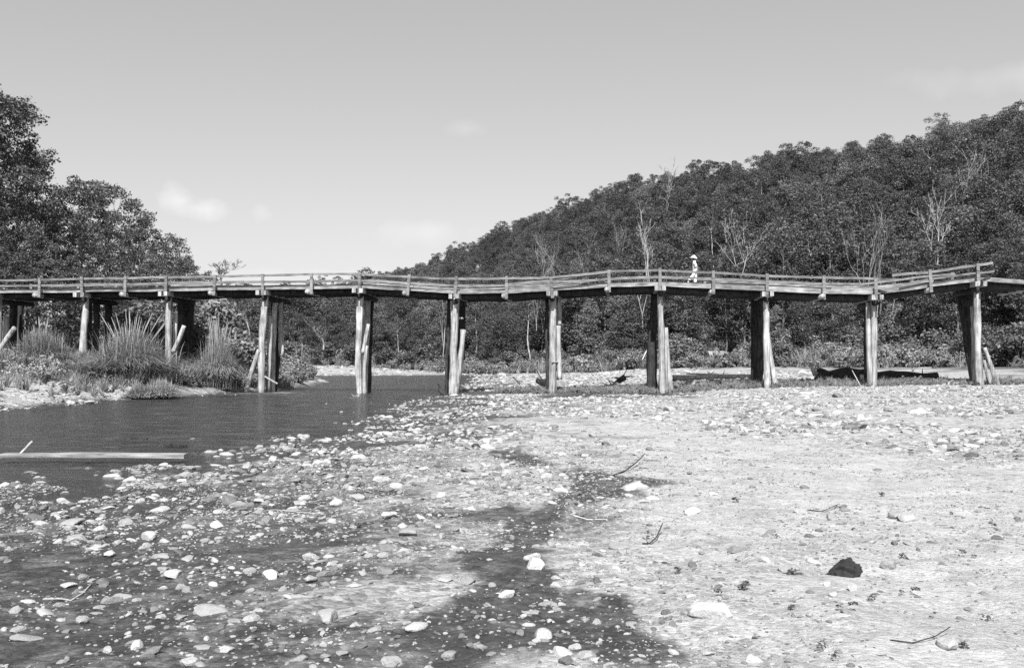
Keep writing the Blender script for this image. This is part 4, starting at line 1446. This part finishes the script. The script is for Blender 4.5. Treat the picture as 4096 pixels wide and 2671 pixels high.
logpx('drift_pole', (2652, 1578), (2698, 1590), 55.5, 54.5, .06, .05, 'dark stick on the sand at the foot of the seventh bent', 'stick', mat=M_DARKLOG_SHADE, seed=29)
logpx('drift_log', (2690, 1512), (3010, 1508), 68, 67, .22, .20, 'long dark log lying in shade behind the stumps', 'driftwood', mat=M_DARKLOG_SHADE, seed=30, twigs=3)
logpx('drift_pole', (2745, 1493), (2890, 1500), 74, 72, .05, .07, 'thin dark pole lying across sunlit gravel behind the stumps', 'driftwood', mat=M_DARKLOG_SHADE, seed=31)
# the great upturned stump with its trunk lying behind the ninth bent
logpx('fallen_log', (3262, 1520), (3470, 1510), 62, 60.5, .78, .5, 'massive dark fallen trunk with upturned end in the bridge shadow', 'fallen trunk', mat=M_DARKLOG_SHADE, sides=14, seed=32, twigs=8)
logpx('drift_root', (3262, 1497), (3240, 1462), 61.5, 61, .16, .07, 'pale snag rising from the end of the massive fallen trunk', 'driftwood', seed=33, twigs=3)
logpx('fallen_log', (3505, 1512), (3750, 1506), 61.5, 61, .42, .30, 'long dark fallen trunk between the two last bents', 'fallen trunk', mat=M_DARKLOG_SHADE, sides=12, seed=34, twigs=5)
logpx('drift_log', (3560, 1524), (3735, 1520), 60, 60, .2, .16, 'short thick log lying in front of the long fallen trunk', 'driftwood', mat=M_DARKLOG_SHADE, seed=35)
logpx('stick', (3446, 1550), (3408, 1480), 57, 58.5, .03, .02, 'thin stick leaning in weeds left of the ninth bent', 'stick', seed=36)
logpx('drift_pole', (3755, 1540), (3885, 1528), 56.5, 57, .08, .06, 'crooked pale branch lying left of the last bent', 'driftwood', seed=37, twigs=2)
logpx('drift_log', (3895, 1542), (3912, 1536), 55, 55.5, .16, .14, 'dark knotty log end at the foot of the last bent', 'driftwood', mat=M_DARKLOG_SHADE, seed=38)
logpx('drift_root', (4030, 1536), (4050, 1522), 56, 56, .16, .1, 'dark root lump on pale sand past the last bent', 'driftwood', mat=M_DARKLOG_SHADE, seed=39)
logpx('stick', (2592, 1392), (2568, 1440), 108, 107, .06, .06, 'pale straight pole slanting in the thicket left of the seventh bent', 'stick', seed=40)
logpx('drift_log', (1790, 1588), (1760, 1560), 57, 57.5, .10, .12, 'dark arched driftwood caught at the foot of the fifth bent', 'driftwood', mat=M_DARKLOG_SHADE, seed=41, twigs=2)
logpx('brush_debris', (1395, 1595), (1440, 1590), 55, 55, .05, .05, 'tangle of sticks caught on the fourth bent at the water', 'driftwood', seed=42, twigs=9)
logpx('drift_pole', (1640, 1598), (1715, 1602), 52, 51, .05, .04, 'thin dark stick lying in shallow water before the fifth bent', 'stick', mat=M_DARKLOG_SHADE, seed=43)
# a pale board roof in the thicket
p = px(2868, 1418, 110)
mb = MB()
mb.beam((-.9, -.15, .05), (.9, -.15, .05), .5, .05, up=Vector((0, -.55, .85)), n=3, ragged=.01)
sh_ = empty('board_shelter', p)
q_ = mb.build('roof_board', M_BOARD, sh_)
mb = MB(); mb.beam((-.9, .3, .27), (.9, .3, .27), .45, .05, up=Vector((0, -.55, .85)), n=3, ragged=.01); mb.build('roof_board', M_BOARD, sh_)
for sx in (-.85, .85):
    for sy, hh in ((-.3, -.1), (.5, .25)):
        mb = MB(); mb.tube([(sx, sy, -1.1), (sx, sy, hh)], [.05, .045], 6); mb.build('post', M_DARKLOG_SHADE, sh_, True)
tag(sh_, 'small pale sloping board roof half hidden in the thicket', 'shelter')

# board lying on stones in the shallows, lower left
p0, p1 = px(8, 1820, 19.4), px(744, 1822, 19.4)
o0 = p0.copy()
mb = MB()
mb.beam(Vector((0, 0, 0)), p1 - o0, .26, .075, n=8, bow=.008, ragged=.008, seed=5)
pl = mb.build('plank', M_BOARD)
pl.location = o0
tag(pl, 'long weathered plank lying across stones in the shallows', 'plank')
a_ = px(78, 1818, p0.y - .05); c_ = px(130, 1764, p0.y + .1)
o = drift('stick', [a_, a_.lerp(c_, .5), c_], [.022, .022, .022], 'short white stick standing at an angle on the long plank', 'stick', mat=M_WHITETRUNK, seed=51)
mb = MB(); q0, q1 = on_ground(662, 1800), on_ground(742, 1804)
mb.beam(Vector((0, 0, 0)), q1 - q0 + Vector((0, 0, .02)), .12, .05, n=3, ragged=.006)
o = mb.build('plank', M_DARKLOG_SHADE); o.location = Vector((q0.x, q0.y, .05))
tag(o, 'short dark plank lying just beyond the end of the long plank', 'plank')
mb = MB(); q0, q1 = on_ground(484, 1768), on_ground(588, 1769)
mb.beam(Vector((0, 0, 0)), q1 - q0, .10, .04, n=3, ragged=.006)
o = mb.build('plank', M_DARKLOG_SHADE); o.location = Vector((q0.x, q0.y, .015))
tag(o, 'thin dark board floating in the water beyond the long plank', 'plank')

# branches on the gravel
def twig(pix, r, label, lift=.03, mat=M_DRIFT, seed=0, twigs=0, group=None):
    pts = [on_ground(*q) for q in pix]
    for i, p_ in enumerate(pts):
        p_.z += r * .6 + lift * (i / (len(pts) - 1)) ** 2
    return drift('fallen_branch', pts, [r * (1 - .55 * i / len(pts)) for i in range(len(pts))], label, 'branch', mat=mat, seed=seed, sides=6, twigs=twigs, group=group)


twig([(172, 2399), (230, 2396), (283, 2405), (330, 2378), (366, 2340)], .010, 'pale crooked branch lying on the wet gravel at lower left', .01, M_WHITETRUNK, 61, 3)
twig([(2444, 1906), (2500, 1888), (2545, 1866), (2580, 1846)], .013, 'dark branch sticking up from the damp patch in mid sand', .14, M_DARKLOG_SHADE, 62, 2)
twig([(2570, 2176), (2600, 2178), (2628, 2164), (2650, 2132)], .008, 'dry dark twig on the sand right of the damp patch', .1, M_DARKLOG_SHADE, 63, 3)
twig([(3560, 2560), (3650, 2575), (3740, 2560), (3800, 2540)], .005, 'thin dry branch lying on white sand at lower right', .05, M_DARKLOG_SHADE, 64, 5)
twig([(3230, 2040), (3290, 2050), (3350, 2035)], .007, 'small dry branch on the sand right of the split boulder', .05, M_DARKLOG_SHADE, 65, 4)
twig([(2290, 2065), (2350, 2080), (2430, 2082)], .010, 'thin pale stick lying by stones in mid gravel', .01, M_DRIFT, 66)
twig([(1010, 2052), (1100, 2040), (1190, 2050), (1280, 2058)], .010, 'long thin pale stick among stones in the left gravel', .01, M_DRIFT, 67)
twig([(3060, 1646), (3200, 1650), (3300, 1652)], .03, 'long pale stick lying in the cobble field in front of the bridge', .01, M_DRIFT, 68)

# small weeds rooted in the sand
SPR = [sprig_mesh(81, 4, .13, .022, M_DRYWEED), sprig_mesh(82, 3, .12, .018, M_DRYWEED), sprig_mesh(83, 3, .16, .022, M_DRYWEED)]
WSPOT = [(2665, 1835), (3390, 2440), (3500, 2405), (3000, 2360), (2590, 2150), (3160, 2300), (3980, 2110), (3700, 2080), (3520, 1985), (2750, 1760), (3870, 2230), (2860, 2380), (3180, 2440), (3340, 2640), (3600, 2230), (2930, 2010), (2440, 1990), (1420, 2110), (1540, 2130), (2390, 1720), (2630, 1715), (3850, 2600), (2950, 2250), (3100, 2150), (3420, 2120), (3730, 2470), (3300, 2600), (2700, 2290), (3640, 2380), (3950, 2480), (3800, 2050), (3250, 1900)]
for i, (u, v) in enumerate(WSPOT):
    p_ = on_ground(u, v)
    o = link('sand_weed', SPR[i % 3])
    o.location = p_; s = RNG.uniform(.3, .75)
    o.scale = (s, s, s * .8); o.rotation_euler = (0, 0, RNG.uniform(0, 6))
    tag(o, 'small dry weed tuft in the open sand ' + ('left of the damp channel' if u < 2000 else 'beside the damp channel' if u < 2760 else 'left of the black rock' if u < 3330 else 'around the black rock' if u < 3560 else 'at the right edge') + (' near the bottom' if v > 2350 else ' in mid foreground' if v > 2000 else ' toward the bridge'), 'weed', 'weed tufts in the sand')

# ------------------------------------------------------------------ stones
def rock_mesh(seed, mat, cuts=5, sub=3, flat=.55, rough=.12):
    bm_ = __import__('bmesh').new()
    __import__('bmesh').ops.create_icosphere(bm_, subdivisions=sub, radius=1)
    rr = random.Random(seed)
    pl_ = []
    for _ in range(cuts):
        d_ = Vector((rr.gauss(0, 1), rr.gauss(0, 1), rr.gauss(0, 1))).normalized()
        pl_.append((d_, rr.uniform(.5, .84)))
    off_ = Vector((seed * 3.7, seed * 1.3, 0))
    for v in bm_.verts:
        c = v.co.copy()
        for d_, k_ in pl_:
            e_ = c.dot(d_) - k_
            if e_ > 0:
                c -= d_ * e_ * .93
        c *= 1 + rough * mnoise.noise(c * 1.4 + off_) + rough * .5 * mnoise.noise(c * 3.5 + off_) + rough * .25 * mnoise.noise(c * 8 + off_)
        v.co = Vector((c.x * 1.15, c.y * .9, c.z * flat))
    me = bpy.data.meshes.new('stone')
    bm_.to_mesh(me)
    bm_.free()
    me.materials.append(mat)
    me.polygons.foreach_set('use_smooth', [True] * len(me.polygons))
    if hasattr(me, 'set_sharp_from_angle'):
        me.set_sharp_from_angle(angle=R(24))
    me.update()
    return me


ROCKS = [rock_mesh(i, M_ROCK, 8 + i % 6, 3, (.5, .62, .42, .7)[i % 4]) for i in range(12)]
SMALL = [rock_mesh(40 + i, M_ROCK, 4 + i % 3, 1, (.55, .7, .45)[i % 3]) for i in range(6)]
MID = [rock_mesh(60 + i, M_ROCK, 6 + i % 4, 2, (.55, .7, .45, .6)[i % 4]) for i in range(8)]

# stones one can point at: (u, v of base, width px, height factor, mesh kind, label)
HERO = [
    (3395, 2306, 128, 1.05, 'black', 'jagged black rock standing on the white sand at right'),
    (3590, 2075, 70, 1.25, 'rock', 'pointed half of the split boulder with a black shaded face'),
    (3650, 2085, 95, 1.0, 'rock', 'pale flat-topped half of the split boulder with dark shade under it'),
    (2860, 2480, 190, .9, 'white', 'large white boulder half buried in sand at lower right'),
    (2790, 2470, 70, 1.2, 'rock', 'grey stone leaning against the large white boulder'),
    (3800, 2600, 90, 1.4, 'rock', 'upright wedge-shaped stone near the lower right corner'),
    (3420, 2365, 60, 1.2, 'white', 'round white stone just below the black rock'),
    (3340, 2385, 55, .9, 'white', 'pale flattened stone left of the round white stone'),
    (3570, 2275, 95, .8, 'rock', 'grey mottled flat boulder right of the black rock'),
    (2775, 2055, 75, .8, 'white', 'rounded white stone at the right end of the damp patch'),
    (1945, 1775, 42, 1.2, 'white', 'white round stone on the gravel bar edge near the water'),
    (1905, 1785, 40, 1.1, 'dark', 'dark stone beside the white round stone on the gravel bar'),
    (1985, 1880, 55, .9, 'rock', 'roof-shaped stone with a black shaded side on the gravel'),
    (1340, 2020, 62, 1.1, 'white', 'bright angular stone with a shaded base in the middle gravel'),
    (1075, 2315, 85, 1.0, 'white', 'squarish pale stone with a flat top in the wet gravel'),
    (1240, 2330, 70, .9, 'rock', 'brown tilted stone right of the squarish pale stone'),
    (590, 2160, 72, 1.1, 'rock', 'mottled angular stone alone on the wet gravel at left'),
    (900, 1832, 62, .8, 'white', 'white rounded stone just past the end of the long plank'),
    (2140, 2275, 95, 1.1, 'white', 'leaning pale boulder on the edge of the damp channel'),
    (2130, 2240, 70, 1.0, 'white', 'pale slab resting behind the leaning boulder'),
    (1300, 2490, 130, .8, 'rock', 'big mottled stone at the bottom left of the gravel'),
    (1660, 2520, 100, .7, 'white', 'long flat white stone near the bottom of the picture'),
    (2030, 2390, 78, .8, 'white', 'smooth oval white stone beside the damp channel'),
    (2250, 2620, 90, .8, 'white', 'round pale stone at the bottom centre'),
    (1800, 2640, 90, .8, 'rock', 'tilted pale stone at the bottom edge'),
    (320, 2490, 60, 1.2, 'rock', 'rounded grey stone below the pale crooked branch'),
    (60, 2450, 62, 1.1, 'rock', 'angular grey stone at the lower left edge'),
    (250, 1925, 60, .7, 'dark', 'dark flat stone standing out of the shallow water'),
    (690, 2315, 80, 1.0, 'white', 'pale humped stone in the wet gravel left of the squarish stone'),
    (430, 2225, 60, .9, 'white', 'white oval stone on the dark wet gravel'),
    (2545, 1960, 110, .8, 'rock', 'wide mottled boulder beside the dark branch in the damp patch'),
    (2250, 1968, 60, .7, 'white', 'smooth white stone lying in the damp sand'),
    (2460, 2290, 70, .9, 'white', 'pale stone on the sand right of the damp channel'),
    (2480, 2195, 100, .6, 'rock', 'long low mottled boulder on the sand'),
    (3010, 1865, 34, 1.6, 'rock', 'small upright pale stone alone on open sand'),
    (25, 2250, 40, .8, 'rock', 'stone cut by the left edge of the photo'),
]
kinds_ = {'black': [rock_mesh(201, M_ROCK_DARK, 9, 4, .95, .34)], 'dark': [rock_mesh(204, M_ROCK_DARK, 13, 3, .85, .42), rock_mesh(202, M_ROCK_DARK, 6, 3, .55)], 'white': [rock_mesh(210 + i, M_ROCK_WHITE, 4 + i, 3, .6, .1) for i in range(4)], 'rock': [rock_mesh(220 + i, M_ROCK, 6 + i, 3, .62, .14) for i in range(4)]}
taken = []
for i, (u, v, w_, hf_, kd, lab) in enumerate(HERO):
    p_ = on_ground(u, v)
    r_ = w_ / 2 / FPX * p_.y / 1.05
    o = link('stone', kinds_[kd][i % len(kinds_[kd])])
    o.location = (p_.x, p_.y + r_ * .6, gz1(p_.x, p_.y + r_ * .6) + r_ * .22 * hf_)
    o.scale = (r_, r_ * .9, r_ * hf_)
    rr = random.Random(i)
    o.rotation_euler = (rr.uniform(-.2, .2), rr.uniform(-.2, .2), rr.uniform(0, 6.28))
    tag(o, lab, 'stone', 'stones that stand out')
    taken.append((p_.x, p_.y, r_))

rng = np.random.default_rng(55)


def zone(n, x0, x1, y0, y1, med, sig, fn):
    x = rng.uniform(x0, x1, n); y = rng.uniform(y0, y1, n)
    k_ = rng.uniform(0, 1, n) < fn(x, y)
    x, y = x[k_], y[k_]
    s = med * np.exp(rng.normal(size=len(x)) * sig)
    return np.column_stack([x, y, s])


cl = lambda x, y, f, sd_: np.clip(.5 + fbm(x * f, y * f, sd_, 3) * 1.5, 0, 1)
near_dens = lambda x, y: np.clip((1 - .45 * sstep(-.6, -2.6, x) * sstep(15, 10, y)) * (1 - .3 * sstep(12, 8, y)) * cl(x, y, .9, 7) * (.25 + 1.1 * sstep(1.6, -.8, x - .08 * y)) * (1 - .45 * damp(x, y)) + .02, 0, 1)
Z = [
    zone(300, -3.8, 1.4, 4.8, 9.5, .036, .40, near_dens), zone(240, -5.5, 2.0, 9, 16, .05, .38, near_dens),
    zone(3600, -9, 4, 4.6, 26, .040, .45, near_dens),                                                            # hand-sized stones of the near gravel
    zone(60000, -9, 4, 4.6, 20, .012, .50, near_dens),
    zone(5500, -7, 2.5, 15, 30, .045, .45, lambda x, y: cl(x, y, .7, 8) * sstep(1.5, -1.5, x) * sstep(13, 18, y)),  # cobble ridge by the water
    zone(5000, -5, 3, 26, 56, .055, .40, lambda x, y: cl(x, y, .5, 9) * sstep(2.5, -1.5, x)),
    zone(60000, -1, 40, 15, 56, .052, .46, lambda x, y: cl(x, y, .35, 10) * sstep(-2.5, 2.5, y - np.maximum(36 - 2.4 * x, 16.5) + fbm(x * .4, y * .4, 19, 3) * 4)),  # cobble field before the bridge
    zone(5000, 1, 14, 4.6, 24, .018, .60, lambda x, y: .35 * cl(x, y, .8, 11)),                                     # few stones on the open sand
    zone(90000, .5, 14, 4.6, 22, .008, .55, lambda x, y: .9 * cl(x, y, .8, 12)),
    zone(9000, -6, 26, 62, 112, .11, .40, lambda x, y: cl(x, y, .2, 13) * (gz(x, y) > -.02) * (gz(x, y) < 1.0)),
    zone(2500, -36, 0, 100, 165, .2, .40, lambda x, y: cl(x, y, .15, 14) * (gz(x, y) > -.03)),
    zone(7000, -25, -15, 34, 58, .05, .55, lambda x, y: cl(x, y, .5, 15) * (np.interp(y, XL_Y, XL_X) - x < 5) * (gz(x, y) > 0)),  # sandy left bank
    zone(9000, -15, -4, 10, 52, .048, .42, lambda x, y: (.30 + .40 * sstep(24, 17, y)) * cl(x, y, .6, 16) * sstep(-14, -6.5, x)),               # stones breaking the water
]
Z = np.concatenate(Z)
zz = gz(Z[:, 0], Z[:, 1])
ok = (zz + Z[:, 2] * .5 > -.01)
for (tx, ty, tr_) in taken:
    ok &= (Z[:, 0] - tx) ** 2 + (Z[:, 1] - ty) ** 2 > (tr_ * 1.1 + Z[:, 2]) ** 2
Z, zz = Z[ok], zz[ok]
app = Z[:, 2] / Z[:, 1]
U = CX + Z[:, 0] / Z[:, 1] * FPX
V_ = HY + (EYE - zz) / Z[:, 1] * FPX
vis = (U > -30) & (U < 4126) & (V_ < 2700)
order = np.argsort(-np.where(vis, app, -1))
big = order[:255]
rest_ = order[255:]
for i in big:
    x, y, s = Z[i]
    o = link('cobble', ROCKS[int(rng.integers(0, 12))])
    o.scale = (s * rng.uniform(.9, 1.35), s * rng.uniform(.8, 1.1), s * rng.uniform(.7, 1.1))
    o.location = (x, y, zz[i] + s * .06)
    o.rotation_euler = (rng.normal() * .16, rng.normal() * .16, rng.uniform(0, 6.28))
    rk_ = list(big).index(i)
    w1 = 'large' if rk_ < 60 else 'mid-sized' if rk_ < 150 else 'small'
    w2_ = 'flat' if o.scale.z < s * .82 else 'humped' if o.scale.z > s * .98 else 'rounded'
    w3_ = 'near the bottom edge' if V_[i] > 2380 else 'halfway up the foreground' if V_[i] > 2050 else 'below the long plank' if U[i] < 900 else 'toward the bridge'
    c_ = ('wet dark gravel at far left' if U[i] < 650 else 'wet gravel left of centre' if U[i] < 1350 else 'gravel left of the damp channel' if U[i] < 1850 else 'damp channel' if U[i] < 2450 else 'sand right of the damp channel' if U[i] < 3200 else 'dry white sand at far right')
    tag(o, w1 + ' ' + w2_ + ' stone on the ' + c_ + ' ' + w3_, 'stone', 'stones of the foreground')
P = Z[rest_]
n = len(P)
small = P[:, 2] / P[:, 1] < .0035
pick = np.where(small, rng.integers(0, 6, n), 6 + rng.integers(0, 8, n))
o = scatter('gravel', np.column_stack([P[:, :2], zz[rest_] + P[:, 2] * .08]), np.column_stack([rng.normal(size=(n, 2)) * .2, rng.uniform(0, 6.28, n)]),
            np.column_stack([P[:, 2] * rng.uniform(.9, 1.4, n), P[:, 2] * rng.uniform(.8, 1.1, n), P[:, 2] * rng.uniform(.7, 1.15, n)]), pick, SMALL + MID)
tag(o, 'countless pale cobbles and pebbles strewn over the river bed', 'gravel', kind='stuff')
print('stones', n)

# ------------------------------------------------------------------ tell look-alikes apart by their order
same = {}
for o in COL.objects:
    if o.parent is None and o.get('label') and o.get('category'):
        same.setdefault(o['label'], []).append(o)
NTH = ['leftmost', 'second from left', 'third from left', 'fourth from left', 'fifth from left', 'sixth from left', 'seventh from left', 'eighth from left', 'ninth from left', 'tenth from left', 'eleventh from left', 'twelfth from left', 'thirteenth from left', 'fourteenth from left', 'fifteenth from left']
for lab, obs in same.items():
    if 1 < len(obs) <= 16:
        obs.sort(key=lambda o: o.location.x / max(o.location.y, 1))
        for i, o in enumerate(obs):
            word = 'rightmost' if i == len(obs) - 1 else NTH[i]
            if len(lab.split()) + len(word.split()) <= 16:
                o['label'] = lab + ', ' + word
